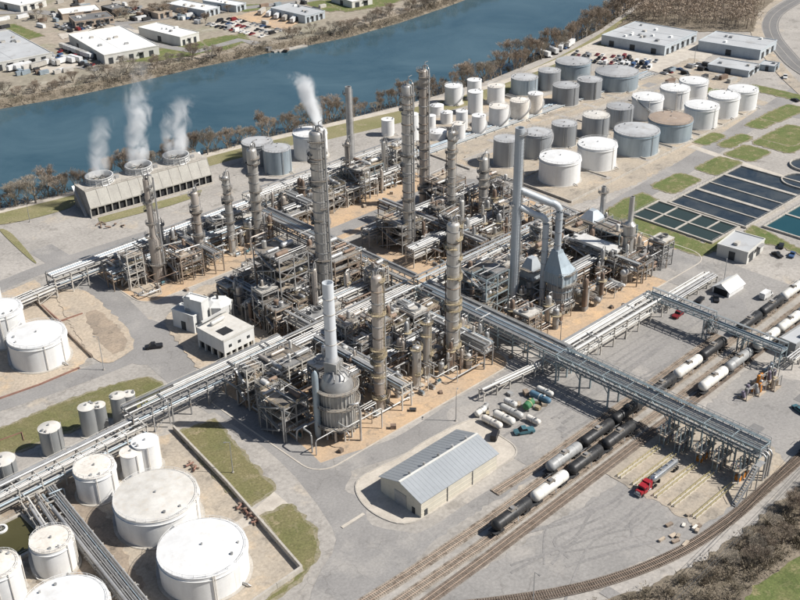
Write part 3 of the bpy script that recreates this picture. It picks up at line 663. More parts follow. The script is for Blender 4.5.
tanks = [
 ('very large white tank with stained weathered roof in lower tank farm', 151.5, 84, 548, 469, 'white_paint', 'weathered_roof', None, (2.6, -1)),
 ('very large clean white tank beside the grass strip and containment wall', 198.5, 89, 604, 518, 'white_paint', 'white_paint', None, (2.6, -1)),
 ('medium white tank between silo pipe rack and stained-roof tank', 94, 41, 505, 454, 'white_paint', 'dirty_white', None, None),
 ('slim white tank joined to a slightly taller white tank', 132, 22, 481, 445, 'white_paint', 'dirty_white', None, None),
 ('taller white tank of the joined pair behind the stained-roof tank', 146, 27, 474, 433, 'white_paint', 'white_paint', None, None),
 ('medium white tank beside the murky green basin', 51, 42, 580, 525, 'white_paint', 'dirty_white', None, (3.4, -1)),
 ('very large white tank in front of the basin-side white tank', 59, 86, 664, 575, 'white_paint', 'white_paint', None, None),
 ('white tank past the basin corner with ladder at its side', -1, 42, 612, 550, 'white_paint', 'dirty_white', None, None),
 ('large bright white tank beside the left road and red pipe', 33, 57, 373, 320, 'white_paint', 'white_paint', None, (2.9, -1)),
 ('white tank behind the bright white tank by left road', 0, 42, 350, 298, 'white_paint', 'white_paint', None, None),
 ('small narrow white tank behind the two roadside white tanks', -4, 14, 318, 286, 'white_paint', 'white_paint', None, None),
 ('flat grey tank behind the blue-grey tank near cooling tower', 257, 31, 168, 136, G_, GR_, None, None),
 ('blue-grey tank in front of white tank near cooling tower', 277, 28, 176, 143, 'blue_grey', GR_, None, None),
 ('white tank with steam rising behind it near the river road', 310, 34, 162, 126, 'white_paint', 'white_paint', None, None),
 ('small lone white tank in dark bunded pit by river road', 388, 13, 137, 117, 'white_paint', 'white_paint', None, None),
 ('small white tank half hidden behind the twin tall columns', 413, 12, 143, 112, 'white_paint', 'white_paint', None, None),
 ('white tank at river-road end of the small white tanks', 454, 18, 106, 83, 'white_paint', 'white_paint', None, (-2.4, 1)),
 ('white tank at the back touching the taller white tank in front', 474.6, 14.5, 101, 77.5, 'white_paint', 'white_paint', None, None),
 ('tall white tank standing in front of its white twin', 475.7, 15, 115, 89, 'white_paint', 'white_paint', None, None),
 ('low white tank with domed roof among the small tanks', 437, 14, 116, 103, 'white_paint', 'white_paint', None, None),
 ('short white tank right of the domed low tank', 446.7, 12.5, 124.5, 110, 'white_paint', 'white_paint', None, None),
 ('slender white tank behind the small tank with top pipes', 462, 12, 131, 109, 'white_paint', 'white_paint', None, None),
 ('small white tank beside the tall platformed column', 431.5, 9, 131, 114, 'white_paint', 'white_paint', None, None),
 ('white tank with crown of pipes in small tank cluster', 459, 13.5, 142, 121, 'white_paint', 'dirty_white', None, None),
 ('slim white tank at the pipe track edge of small tanks', 479, 14, 136, 113, 'white_paint', 'white_paint', None, (-2.6, 1)),
 ('low wide white tank in front of the domed low tank', 438, 19, 141, 128, 'white_paint', 'white_paint', None, None),
 ('white tank behind the pipe track tank with tan base', 496.5, 17.5, 105.5, 83, 'white_paint', 'dirty_white', None, None),
 ('white tank on tan base beside the pipe track', 499.4, 20, 128.5, 103, 'white_paint', 'dirty_white', None, (-2.6, 1)),
 ('cream-stained white tank between pipe track tank and stair tank', 520, 19.5, 122, 97, 'dirty_white', 'dirty_white', None, (-2.8, 1)),
 ('cream white tank with dark diagonal stair beside pipe track', 535.5, 15, 116.5, 91, 'dirty_white', 'white_paint', None, (-2.9, 1)),
 ('blue-grey tank at river side of the grey tanks', 525.5, 27, 96, 73, 'blue_grey', GR_, None, None),
 ('ribbed grey tank between the river-side tank and widest back tank', 550, 22.5, 91.5, 67, G_, GR_, None, None),
 ('dark grey tank at crossing pipes in front of ribbed tank', 567, 26.5, 107, 81, G_, GR_, None, None),
 ('wide grey tank with pale blue roof next to storage yard', 575, 35, 81, 56, 'blue_grey', GR_, None, None),
 ('widest grey tank with conical roof by the warehouse car park', 620, 43, 93, 65, 'blue_grey', GR_, None, None),
 ('grey tank between the two widest grey tanks', 590.6, 25, 100.5, 75.5, G_, GR_, None, None),
 ('pale grey tank half hidden behind the blue flue stack', 507, 26, 168, 134, G_, GR_, None, None),
 ('pale grey tank with stair beside blue flue stack', 538, 29, 160, 127, G_, GR_, None, (-2.6, 1)),
 ('rust-streaked grey tank behind the squat white tank', 565, 25.5, 148, 119, G_, GR_, None, None),
 ('grey tank with roof hatch pipes in middle grey row', 597, 27, 139, 110.5, G_, 'weathered_roof', None, None),
 ('dark grey tank at white end of middle grey row', 621, 27, 130.5, 102, G_, GR_, None, None),
 ('squat white tank in walled corner of the tank farm', 562, 41.5, 187, 149.5, 'white_paint', 'white_paint', None, None),
 ('white tank between squat corner tank and wide grey tank', 599.4, 39, 172, 136.7, 'white_paint', 'white_paint', None, None),
 ('wide blue-grey tank next to the brown-roofed tank', 639.7, 45, 158, 122, 'blue_grey', GR_, None, None),
 ('wide grey tank with rusty brown roof', 674, 43.5, 144, 111, 'blue_grey', 'rusty_roof', None, None),
 ('white tank touching the rusty brown-roofed tank', 704, 33.5, 130.5, 99.5, 'white_paint', 'white_paint', None, None),
 ('white tank in the middle of the front white row', 726, 31, 119.5, 90, 'white_paint', 'white_paint', None, None),
 ('white tank at the road end of the front row', 745, 29.5, 111.5, 84, 'white_paint', 'white_paint', None, None),
 ('white tank with long diagonal stair behind brown-roofed tank', 649.4, 31, 121.5, 91.5, 'white_paint', 'white_paint', None, (-1.5, -1)),
 ('white tank in the middle of the back white row', 676.6, 29, 110.5, 83, 'white_paint', 'white_paint', None, None),
 ('white tank at the warehouse end of the back row', 695.6, 28.5, 102.5, 76, 'white_paint', 'white_paint', None, None)]
for t_ in tanks:
    L_, u, w, vb, vt, s_, r_, g_, st_ = t_
    tank(L_, u, w, vb, vt, s_, r_, g_, st_, dome=.16 if 'domed' in L_ else (.09 if 'conical' in L_ else .045))
for L_, u, w, vb, vt in (('wide grey silo standing alone on grass beside silo pipe rack', 51, 22, 458, 421), ('stubby grey silo at the road-grass end of rack', 4, 25, 492, 452), ('grey silo with pale cap, wider of the first silo pair', 89, 17, 438, 402),
                         ('slim grey silo of the first silo pair', 101, 14, 434, 401), ('grey silo, wider of the pair by main pipe rack', 120, 16, 426, 391), ('slim grey silo of the pair by main pipe rack', 130.5, 13.5, 422, 390)):
    tank(L_, u, w, vb, vt, 'silo_grey', 'weathered_roof', None, None, 'silo', dome=.12)

# ------------------------------------------------------------------ distillation columns and stacks
def column(label, X, Y, h, D, mat='column_jacket', plats=(.35, .6, .82, .97), deck='grating', riser=True, taper=None, name='distillation_column', cat='column', head=True, ladder=True, z0=0, rail='galv', n=24, davit=True):
    D *= .84; t = thing(name, label, cat, (X, Y, z0)); R = D / 2
    if taper: prof = [(R * a, h * f) for a, f in taper]
    else: prof = [(R * 1.12, 0), (R * 1.02, h * .06), (R, h * .07), (R, h - R * .5)]
    if head and not taper: prof += [(R * .9, h - R * .25), (R * .6, h - R * .06), (R * .25, h), (.01, h)]
    else: prof += [(prof[-1][0] * .8, prof[-1][1]), (prof[-1][0] * .8, prof[-1][1] - 2), (.01, prof[-1][1] - 2)]
    # weld bands
    out = []
    for k in range(len(prof) - 1):
        (r0, a0), (r1, a1) = prof[k], prof[k + 1]; out.append((r0, a0)); m = int((a1 - a0) / 5)
        for j in range(1, m): r = r0 + (r1 - r0) * j / m; z = a0 + (a1 - a0) * j / m; out += [(r, z - .1), (r + .05, z - .1), (r + .05, z + .1), (r, z + .1)]
    out.append(prof[-1])
    MB().lathe(out, n).obj('shell', mat, t, 40)
    def rad(z):
        for k in range(len(prof) - 1):
            if prof[k][1] <= z <= prof[k + 1][1]: return max(prof[k][0], prof[k + 1][0])
        return R
    if len(plats) >= 4:
        plats = sorted(list(plats) + [RNG.uniform(.1, .95) for _ in range(int(h / 9))])
        for z in range(6, int(h) - 2, 4): MB().lathe([(R, z), (R + .22, z), (R + .22, z + .3), (R, z + .3)], n).obj('support_ring', RNG.choice(['steel_grey', 'steel_brown', 'galv']), t) if not taper else None
    for i, f in enumerate(plats):
        z = h * f; r = rad(min(z, h - R * .6)); a0 = RNG.uniform(0, 6.28); span = RNG.uniform(2.0, 4.6)
        p = MB().lathe([(r, z), (r + 1.05, z), (r + 1.05, z - .18), (r, z - .18)], 18, a0=a0, a1=a0 + span).obj('platform', deck, t)
        hr = MB(); rr = r + 1.0
        for zh in (.55, 1.05): hr.lathe([(rr, z + zh), (rr + .07, z + zh), (rr + .07, z + zh + .07), (rr, z + zh + .07)], 18, a0=a0, a1=a0 + span)
        for j in range(10): a = a0 + span * j / 9; hr.box((rr * math.cos(a), rr * math.sin(a), z + .55), (.08, .08, 1.1), a)
        for j in range(3): a = a0 + span * (j + .5) / 3; hr.cyl((r * math.cos(a), r * math.sin(a), z - 1.4), ((r + 1.0) * math.cos(a), (r + 1.0) * math.sin(a), z - .2), .08, n=4)
        hr.obj('handrail', rail, p)
    if ladder:
        a = RNG.uniform(-2.2, -.2); lb = MB(); r = R * 1.05 + .35
        for s in (-.25, .25): lb.box((r * math.cos(a) - s * math.sin(a), r * math.sin(a) + s * math.cos(a), h * .5), (.08, .08, h * .94), a)
        for j in range(int(h * .94 / 1.2)): lb.box((r * math.cos(a), r * math.sin(a), h * .03 + j * 1.2), (.06, .5, .08), a)
        lb.obj('ladder', rail, t)
    if riser:
        a = RNG.uniform(-1.6, .6); r = R + .75; pr = max(.22, D * .08)
        MB().tube([(0, 0, h - .3), (0, 0, h + 1.2), (.4 * r * math.cos(a), .4 * r * math.sin(a), h + 1.9), (.8 * r * math.cos(a), .8 * r * math.sin(a), h + 1.6), (r * math.cos(a), r * math.sin(a), h + .6), (r * math.cos(a), r * math.sin(a), h * .5), (r * math.cos(a), r * math.sin(a), 3)], pr, 8).obj('overhead_pipe', 'jacket', t, 60)
        for j in range(2):
            a2 = a + RNG.uniform(.6, 2.2); zt = h * RNG.uniform(.45, .85); r2 = R + .5
            MB().tube([(R * .9 * math.cos(a2), R * .9 * math.sin(a2), zt), (r2 * math.cos(a2), r2 * math.sin(a2), zt), (r2 * math.cos(a2), r2 * math.sin(a2), zt - .6), (r2 * math.cos(a2), r2 * math.sin(a2), 2.5)], .17, 6).obj('side_pipe', RNG.choice(['jacket', 'pipe_grey', 'pipe_brown']), t, 60)
    if davit and head and h > 20:
        bar(t, 'davit', 'steel_grey', (R * .5, 0, h - .3), (R * .5, 0, h + 2.6), .2); bar(t, 'davit_arm', 'steel_grey', (R * .5, 0, h + 2.6), (R * .5 + 2.2, .4, h + 2.7), .18)
        for j in range(3): a = RNG.uniform(0, 6.28); rod(t, 'top_nozzle', 'pipe_grey', (R * .55 * math.cos(a), R * .55 * math.sin(a), h - .6), (R * .55 * math.cos(a), R * .55 * math.sin(a), h + RNG.uniform(.8, 2)), .2)
    box(t, 'plinth', 'concrete', (0, 0, .25), (D + 1.6, D + 1.6, .5))
    return t
column('tallest thick grey column rising from the dark steel tower', 218, 270, 68, 6.1, 'column_jacket', (.28, .52, .74, .95), riser=True)
column('stepped rusty column, wide below and thin above, by left rack', 185, 331, 42.6, 5.2, 'rust_jacket', (.18, .36, .46, .58, .7, .82, .93), taper=((1.1, 0), (1.0, .02), (1.0, .42), (.56, .47), (.52, 1.0)), deck='grating')
column('slim rusty column next to the stepped column', 205, 331, 31.6, 3.6, 'rust_jacket', (.2, .4, .6, .8, .96))
column('slimmest tan column between two thicker ones by river rack', 220, 331, 33.8, 3.3, 'column_jacket', (.2, .42, .66, .84, .97))
column('thick pale column with top platform by river rack', 235, 333, 40.8, 5.0, 'column_jacket', (.15, .35, .55, .72, .9))
column('plain slender grey chimney standing alone by river rack', 305, 353, 46, 3.8, 'jacket', (.93,), riser=False, name='chimney', cat='chimney', head=False, taper=((1.05, 0), (1.0, .05), (.92, 1.0)))
column('tall grey column with looping side pipe, left of two tall', 272, 281, 69.7, 4.9, 'column_jacket', (.2, .34, .47, .6, .74, .86, .94))
column('tall column with bulky caged top beside looped-pipe column', 309, 309, 62, 4.6, 'rust_jacket', (.15, .3, .44, .58, .7, .8, .87, .91, .95, .99), deck='grating')
column('thin shaded column behind the big foreground column', 295, 279, 46, 3.9, 'column_jacket', (.2, .36, .52, .66, .8, .92, .98))
column('short twin-pipe column near the pale grey tanks', 317, 281, 28, 4.4, 'column_jacket', (.3, .55, .8, .97))
column('thick plain tan column at the road edge beside long rack', 220, 207, 53, 4.9, 'column_jacket', (.1, .3, .42, .63, .84, .97), deck='ochre', rail='ochre')
column('brown column with ochre ring platforms next to round furnace', 186, 206, 47.2, 4.0, 'rust_jacket', (.1, .27, .42, .58, .74, .87, .97), deck='ochre', rail='ochre')
column('short column beside the thick plain tan column', 210, 209, 21, 3.0, 'column_jacket', (.4, .75, .97), deck='ochre', rail='ochre')
column('shortest column with ochre platforms between brown and tan columns', 203, 207, 15.2, 3.0, 'column_jacket', (.35, .7, .95), deck='ochre', rail='ochre')
column('tall blue-grey flue stack joined by two curved ducts', 265, 219, 69.3, 4.0, 'stack_blue', (.97, .6), riser=False, name='flue_stack', cat='chimney', head=False, taper=((1.08, 0), (1.0, .06), (.95, 1.0)), deck='steel_grey')
column('grey stack with bulged base at sandy corner by grass', 320, 208, 30.6, 5.0, 'column_jacket', (.2, .48, .63), riser=False, name='furnace_stack', cat='chimney', head=False, taper=((1.0, 0), (1.0, .48), (1.14, .49), (1.14, .62), (.62, .66), (.5, .67), (.46, 1.0)))
column('thin grey stack rising from the dark blue furnace block', 334, 231, 24, 2.4, 'jacket', (.9,), riser=False, name='furnace_stack', cat='chimney', head=False, taper=((1.2, 0), (1.1, .1), (.9, 1.0)))
for L_, X, Y, h, D in (('small column beside the chimney by river rack', 296, 345, 24, 2.6), ('small pale column between chimney and looped-pipe column', 312, 338, 22, 2.4), ('small column at foot of the dark steel tower', 207, 262, 22, 2.4), ('short vessel column behind the round furnace', 178, 222, 20, 2.8),
                      ('small column in the yard of the blue flue stack', 281, 232, 20, 2.6), ('small brown column near thin shaded column', 284, 263, 24, 2.6), ('slim column near the twin-pipe column', 326, 268, 22, 2.4), ('small column between river rack and stepped column', 195, 343, 18, 2.4)):
    column(L_, X, Y, h, D, RNG.choice(['column_jacket', 'rust_jacket', 'jacket']), (.35, .65, .95))

# ------------------------------------------------------------------ furnaces
def round_furnace(X, Y):
    t = thing('furnace', 'round silver furnace on legs tapering into a tall white stack', 'furnace', (X, Y, 0)); R = 5.1; z0, z1 = 4.5, 19.5
    for k in range(10):
        a = k * math.pi / 5; rod(t, 'leg', 'steel_pale', (R * .9 * math.cos(a), R * .9 * math.sin(a), 0), (R * .9 * math.cos(a), R * .9 * math.sin(a), z0), .32)
    s = MB().lathe([(0, z0), (R, z0), (R, 12), (R + .08, 12), (R + .08, 12.4), (R, 12.4), (R, z1 - 2.5), (R * .93, z1 - .6), (R * .8, z1 + 1.0)], 28).obj('shell', 'jacket', t, 25)
    rb = MB()
    for k in range(28): a = k * 2 * math.pi / 28; box(s, 'stiffener', 'steel_pale', ((R + .1) * math.cos(a), (R + .1) * math.sin(a), (z0 + z1 - 2.5) / 2), (.32, .25, z1 - 2.5 - z0), a)
    MB().lathe([(R * .8, z1 + 1), (R * .62, z1 + 2.3), (R * .5, z1 + 2.8), (.1, z1 + 2.8)], 16).obj('roof_cone', 'galv', t, 25)
    cv = box(t, 'convection_block', 'galv', (.2, 1.2, z1 + 4.3), (4.3, 4.0, 3.4), .35)
    for k in range(5):
        for sy in (-1, 1): q_ = Matrix.Rotation(.35, 3, 'Z') @ Vector((-1.9 + k * .95, sy * 2.05, 0)); bar(t, 'block_rib', 'steel_pale', (.2 + q_.x, 1.2 + q_.y, z1 + 2.6), (.2 + q_.x, 1.2 + q_.y, z1 + 6.0), .16)
    MB().lathe([(2.3, z1 + 6.0), (1.75, z1 + 7.2)], 16, (.3, 2.0, 0)).obj('stack_base', 'jacket', t, 25)
    for k in range(5): a_ = -2.4 + k * .7; MB().tube([(R * .75 * math.cos(a_), R * .75 * math.sin(a_), z1 + 1.2), (R * .9 * math.cos(a_), R * .9 * math.sin(a_), z1 + 2.6 + k * .3), (2.2 * math.cos(a_) + .2, 2.2 * math.sin(a_) + 1.2, z1 + 3.6 + k * .4)], .24, 7).obj('crossover_pipe', RNG.choice(['jacket', 'pipe_grey', 'rust_jacket']), t, 60)
    st = MB().lathe([(1.75, z1 + 7), (1.65, 51), (1.4, 51), (1.4, 49), (.01, 49)], 20, (.3, 2.0, 0)).obj('stack', 'stack_white', t, 40)
    for z in (31, 36, 41, 46): MB().lathe([(1.6, z), (1.85, z), (1.85, z + .25), (1.6, z + .25)], 20, (.3, 2.0, 0)).obj('stack_band', 'steel_pale', st)
    for z, ext in ((z0 + 1.0, 2.0), (12.2, 1.8), (z1 - 2, 1.6)):
        p = MB().lathe([(R + .1, z), (R + ext, z), (R + ext, z - .25), (R + .1, z - .25)], 28).obj('platform', 'grating', t); hr = MB()
        for zh in (.55, 1.1): hr.lathe([(R + ext, z + zh), (R + ext + .08, z + zh), (R + ext + .08, z + zh + .08), (R + ext, z + zh + .08)], 28)
        for k in range(24): a = k * math.pi / 12; hr.box(((R + ext) * math.cos(a), (R + ext) * math.sin(a), z + .55), (.09, .09, 1.1), a)
        hr.obj('handrail', 'steel_pale', p)
    for k in range(8):
        a = k * .785 + .2; box(t, 'burner', 'steel_grey', (R * .5 * math.cos(a), R * .5 * math.sin(a), z0 - .6), (.9, .9, 1.2), a)
    rod(t, 'side_vessel', 'blue_grey', (-R - 1.2, 2.2, 0), (-R - 1.2, 2.2, z1 + 5), 1.0, 'drum')
    MB().tube([(0, -R - .2, 13), (0, -R - 2, 14), (1.5, -R - 2.4, 14), (2.2, -R - 2.4, 11), (2.2, -R - 2.4, 0)], .35, 8).obj('transfer_pipe', 'jacket', t, 60)
    MB().tube([(R, 1, 15), (R + 2, 1, 16), (R + 3, 1.5, 15), (R + 3, 1.5, 0)], .4, 8).obj('transfer_pipe', 'jacket', t, 60)
round_furnace(168, 205)
def box_furnace(X, Y, label, L, W, h, round_body=False):
    t = thing('furnace', label, 'furnace', (X, Y, 0)); z0 = 3.0
    for sx in (-1, 0, 1):
        for sy in (-1, 1): bar(t, 'leg', 'steel_blue', (sx * L * .46, sy * W * .46, 0), (sx * L * .46, sy * W * .46, z0), .5)
    if round_body:
        R = L / 2; s = MB().lathe([(0, z0), (R, z0), (R, h * .55), (R * .96, h * .57)], 24).obj('body', 'blue_grey', t, 25)
        for k in range(24): a = k * math.pi / 12; box(s, 'stiffener', 'galv', (R * math.cos(a), R * math.sin(a), (z0 + h * .55) / 2), (.35, .3, h * .55 - z0), a)
    else:
        s = box(t, 'body', 'blue_grey', (0, 0, (z0 + h * .55) / 2), (L, W, h * .55 - z0)).matrix_basis and t.children[-1]
        for k in range(6):
            for sy in (-1, 1): bar(t, 'stiffener', 'galv', (-L / 2 + L * (k + .5) / 6, sy * (W / 2 + .12), z0), (-L / 2 + L * (k + .5) / 6, sy * (W / 2 + .12), h * .55), .3)
    b = MB(); l2, w2 = L * .47, W * .47; z1, z2, z3 = h * .55, h * .78, h
    b.add([(-l2, -w2, z1), (l2, -w2, z1), (l2, w2, z1), (-l2, w2, z1), (-l2, -w2 * .8, z2), (l2, -w2 * .8, z2), (l2, w2 * .8, z2), (-l2, w2 * .8, z2), (-1.4, -1.2, z3), (1.4, -1.2, z3), (1.4, 1.2, z3), (-1.4, 1.2, z3)],
          [(0, 1, 5, 4), (1, 2, 6, 5), (2, 3, 7, 6), (3, 0, 4, 7), (4, 5, 9, 8), (5, 6, 10, 9), (6, 7, 11, 10), (7, 4, 8, 11), (8, 9, 10, 11)])
    b.obj('convection_hood', 'stack_blue', t)
    for z in (z0 + .4, h * .55, h * .78):
        pl = MB(); e = 1.3
        for s in (-1, 1): pl.box((0, s * (W / 2 + e / 2 + .25), z), (L + 2 * e, e, .2)); pl.box((s * (L / 2 + e / 2 + .25), 0, z), (e, W, .2))
        p = pl.obj('platform', 'grating', t); hr = MB()
        for s in (-1, 1):
            hr.box((0, s * (W / 2 + e + .2), z + 1.05), (L + 2 * e, .09, .09)); hr.box((s * (L / 2 + e + .2), 0, z + 1.05), (.09, W + 2 * e, .09))
            for k in range(7): hr.box((-L / 2 - e + (L + 2 * e) * k / 6, s * (W / 2 + e + .2), z + .55), (.09, .09, 1.1))
        hr.obj('handrail', 'steel_pale', p)
    return t
left0 = -right0
def ribbed_furnace(c, R, h1, h2):
    t = thing('furnace', 'round ribbed blue-grey furnace with lopsided hood under outer duct', 'furnace', (c.x, c.y, 0))
    for k in range(8): a = k * math.pi / 4; bar(t, 'leg', 'steel_blue', (R * .9 * math.cos(a), R * .9 * math.sin(a), 0), (R * .9 * math.cos(a), R * .9 * math.sin(a), 2.5), .5)
    s = MB().lathe([(0, 2.5), (R, 2.5), (R, h1), (R * .9, h1 + .1)], 28).obj('body', 'galv', t, 25)
    for k in range(22): a = k * math.pi / 11; bar(s, 'stiffener', 'jacket', ((R + .1) * math.cos(a), (R + .1) * math.sin(a), 2.5), ((R + .1) * math.cos(a), (R + .1) * math.sin(a), h1), .4, .3)
    for z in (6.0, 9.0): MB().lathe([(R, z), (R + .3, z), (R + .3, z + .35), (R, z + .35)], 28).obj('hoop', 'blue_grey', s)
    q = R * .93; o = left0 * 1.6 + ahead0 * .8; b = MB(); rows = [(q, q, h1, Vector()), (q, q, h1 + 4.2, Vector()), (q * .72, q * .8, h1 + 6.8, o * .55), (1.7, 1.7, h2 - .8, o), (1.45, 1.45, h2 + .3, o)]
    for lx, ly, z, of in rows: b.v += [(of.x + sx * lx, of.y + sy * ly, z) for sx, sy in ((-1, -1), (1, -1), (1, 1), (-1, 1))]
    for j in range(4):
        for k in range(4): b.f.append((j * 4 + k, j * 4 + (k + 1) % 4, j * 4 + 4 + (k + 1) % 4, j * 4 + 4 + k))
    b.f.append((16, 17, 18, 19)); hd = b.obj('hood', 'blue_grey', t)
    for k in range(5):
        x = -q + 2 * q * k / 4
        for sx in (-1, 1): bar(hd, 'hood_rib', 'stack_blue', (x, sx * (q + .08), h1), (x, sx * (q + .08), h1 + 4.2), .25); bar(hd, 'hood_rib', 'stack_blue', (sx * (q + .08), x, h1), (sx * (q + .08), x, h1 + 4.2), .25)
    for z, e in ((2.7, 1.5), (h1, 1.2), (h1 + 4.3, 1.1)):
        p = MB().lathe([(R + .1, z), (R + e, z), (R + e, z - .2), (R + .1, z - .2)], 24, a0=-2.6, a1=1.6).obj('platform', 'grating', t); hr = MB()
        for zh in (.55, 1.1): hr.lathe([(R + e, z + zh), (R + e + .09, z + zh), (R + e + .09, z + zh + .09), (R + e, z + zh + .09)], 24, a0=-2.6, a1=1.6)
        for k in range(16): a = -2.6 + 4.2 * k / 15; hr.box(((R + e) * math.cos(a), (R + e) * math.sin(a), z + .55), (.09, .09, 1.1), a)
        hr.obj('handrail', 'steel_pale', p)
    for k in range(6): a = -2.2 + k * .6; rod(t, 'side_pipe', RNG.choice(['jacket', 'pipe_grey', 'pipe_brown']), ((R + .7) * math.cos(a), (R + .7) * math.sin(a), .4), ((R + .7) * math.cos(a), (R + .7) * math.sin(a), RNG.uniform(6, h1 + 3)), .2)
    return Vector((c.x, c.y, 0)) + o
fc = gnd(560, 315) + ahead0 * 4.3; out_top = ribbed_furnace(fc, 4.4, rise(fc, 281), rise(fc, 251))
fb_ = gnd(531, 302) + ahead0 * 3.2; box_furnace(fb_.x, fb_.y, 'square blue-grey furnace behind the inner curved duct', 6.2, 6.6, 17)
box_furnace(329, 232, 'dark blue box furnace below the thin grey stack', 9, 9, 15)
def flue_duct(label, base, zb, zt, ps, zs, r):
    d = (Vector((*ps, 0)) - base).normalized(); b = Vector((base.x, base.y, 0)); q = 3.4; pts = [b + Vector((0, 0, zb)), b + Vector((0, 0, zt - q))]
    for k in range(1, 7): a = k * math.pi / 12; pts.append(b + Vector((0, 0, zt - q)) + d * q * (1 - math.cos(a)) + Vector((0, 0, q * math.sin(a))))
    pts.append(Vector((ps[0], ps[1], zs))); o = MB().tube(pts, r, 16).obj('flue_duct', 'stack_blue', None, 60); tag(o, label, 'duct')
    for z in range(int(zb) + 3, int(zt - q), 5): put(o, 'flange_ring', 'ring', 'galv', Matrix.Translation((b.x, b.y, z)) @ Matrix.Diagonal((r * 1.12, r * 1.12, .25, 1)))
    return o
flue_duct('outer curved pale flue duct from ribbed furnace to stack', out_top, rise(fc, 251) - .3, rise(out_top, 203), (265.6, 218.4), rise((265, 219), 190), 1.25)
ib = gnd(541.5, 307); flue_duct('inner curved pale flue duct reaching the ground before furnaces', ib, .3, rise(ib, 215), (265.2, 218), rise((265, 219), 206), 1.15)

# ------------------------------------------------------------------ pipe racks
RACKP = ['pipe_white', 'jacket', 'jacket', 'pipe_grey', 'pipe_grey', 'galv', 'galv', 'blue_grey']
PIPES = ['pipe_white', 'jacket', 'jacket', 'pipe_grey', 'pipe_grey', 'galv', 'pipe_brown', 'galv', 'pipe_brown', 'rust_jacket']
def rack(label, p0, p1, levels=(5.0, 8.0), width=6.0, steel='steel_grey', npipe=7, step=7.0, tray=True, rail=False, bend=True, group=None, name='pipe_rack', seed=1, pipes=RACKP, roof=None):
    rng = random.Random(seed); p0, p1 = Vector((*p0, 0)), Vector((*p1, 0)); d = p1 - p0; L = d.length
    t = thing(name, label, 'pipe rack', p0, math.atan2(d.y, d.x), group); W = width / 2; top = levels[-1]; n = max(1, round(L / step))
    for k in range(n + 1):
        x = L * k / n
        for s in (-1, 1): bar(t, 'post', steel, (x, s * W, 0), (x, s * W, top + .3), .38)
        for z in levels: bar(t, 'cross_beam', steel, (x, -W - .6, z), (x, W + .6, z), .3, .4)
        if k < n and k % 3 == 1:
            for s in (-1, 1): bar(t, 'brace', steel, (x, s * W, .5), (x + L / n, s * W, levels[0] - .3), .2)
    for z in levels:
        for s in (-1, 1): bar(t, 'girder', steel, (0, s * W, z - .45), (L, s * W, z - .45), .28, .4)
    for li, z in enumerate(levels):
        y = -W - .2; cnt = 0
        while y < W + .3 and cnt < npipe:
            r = rng.choice([.15, .18, .22, .28, .36, .45]); y += r
            if rng.random() < .9:
                a = 0 if rng.random() < .75 else rng.uniform(0, .3) * L; b = L if rng.random() < .75 else L * rng.uniform(.7, 1)
                rod(t, 'pipe', rng.choice(pipes), (a, y, z + .2 + r), (b, y, z + .2 + r), r)
            y += r + rng.uniform(.12, (2 * W) / npipe * .6); cnt += 1
    if tray:
        bar(t, 'cable_tray', 'galv', (0, W - .4, top + 1.1), (L, W - .4, top + 1.1), .9, .18)
        for k in range(0, n + 1, 2): bar(t, 'tray_post', steel, (L * k / n, W - .4, top), (L * k / n, W - .4, top + 1.0), .15)
    if rail:
        for s in (-1, 1):
            bar(t, 'handrail', 'steel_pale', (0, s * (W + .5), top + 1.2), (L, s * (W + .5), top + 1.2), .12)
            for k in range(2 * n + 1): bar(t, 'rail_post', 'steel_pale', (L * k / (2 * n), s * (W + .5), top), (L * k / (2 * n), s * (W + .5), top + 1.2), .1)
    if bend:                                                    # vertical drops to the units
        for k in range(max(2, n // 2)):
            x = rng.uniform(.05, .95) * L; s = rng.choice((-1, 1)); r = rng.choice([.16, .22, .3]); z = rng.choice(levels) + .3
            MB().tube([(x, -s * .3 * W, z + .7), (x, s * (W + .9), z + .7), (x, s * (W + 1.3), z + .3), (x, s * (W + 1.3), rng.uniform(.5, 2.5))], r, 7).obj('drop_pipe', rng.choice(pipes), t, 60)
    return t
rack('long pipe rack beside the river road in front of cooling tower', (150, 350), (245, 352), (5, 8), 6.5, 'steel_pale', 8, seed=1)
rack('pipe rack passing the chimney towards the tank farm', (245, 353), (345, 353), (5, 8, 10.5), 7, 'steel_pale', 8, seed=2)
rack('tall silo-side pipe rack with bright pipes over the left road', (122, 248.5), (182, 248.5), (6, 9), 6.0, 'steel_grey', 8, seed=3, rail=True)
rack('east-running pipe rack behind the brown column', (182, 246), (240, 246), (5.5, 8.5), 7, 'steel_pale', 9, seed=4)
rack('pipe rack between thin shaded column and blue flue stack', (244, 246), (334, 246), (5.5, 8.5), 7, 'steel_pale', 9, seed=5)
rack('long pipe rack crossing the plant from river side', (243, 340), (243, 250), (5.5, 8.5), 7, 'steel_grey', 9, seed=6)
rack('long blue-grey pipe rack beside the thick tan column', (242, 243), (241, 176), (6, 9), 6.5, 'steel_blue', 9, seed=7, rail=True)
rack('pipe rack of bright white parallel pipes beside open asphalt yard', (246, 179.3), (297, 179.3), (4.5, 7.5), 6.5, 'steel_pale', 9, seed=8, pipes=['pipe_white', 'pipe_white', 'jacket'])
rack('low rack of white pipes near the white tent', (301, 179), (334, 179), (2.6,), 5.5, 'steel_pale', 7, seed=9, pipes=['pipe_white', 'pipe_white', 'jacket'], tray=False, bend=False)
rack('pipe rack running past the grey silos', (62, 243), (124, 244.5), (3.5, 6.5), 5.5, 'steel_pale', 7, seed=10, rail=True)
rack('dense low pipe bundle between the white tanks', (90, 240), (84, 178), (1.2, 3.0), 4.5, 'steel_pale', 8, 6, seed=11, tray=False)
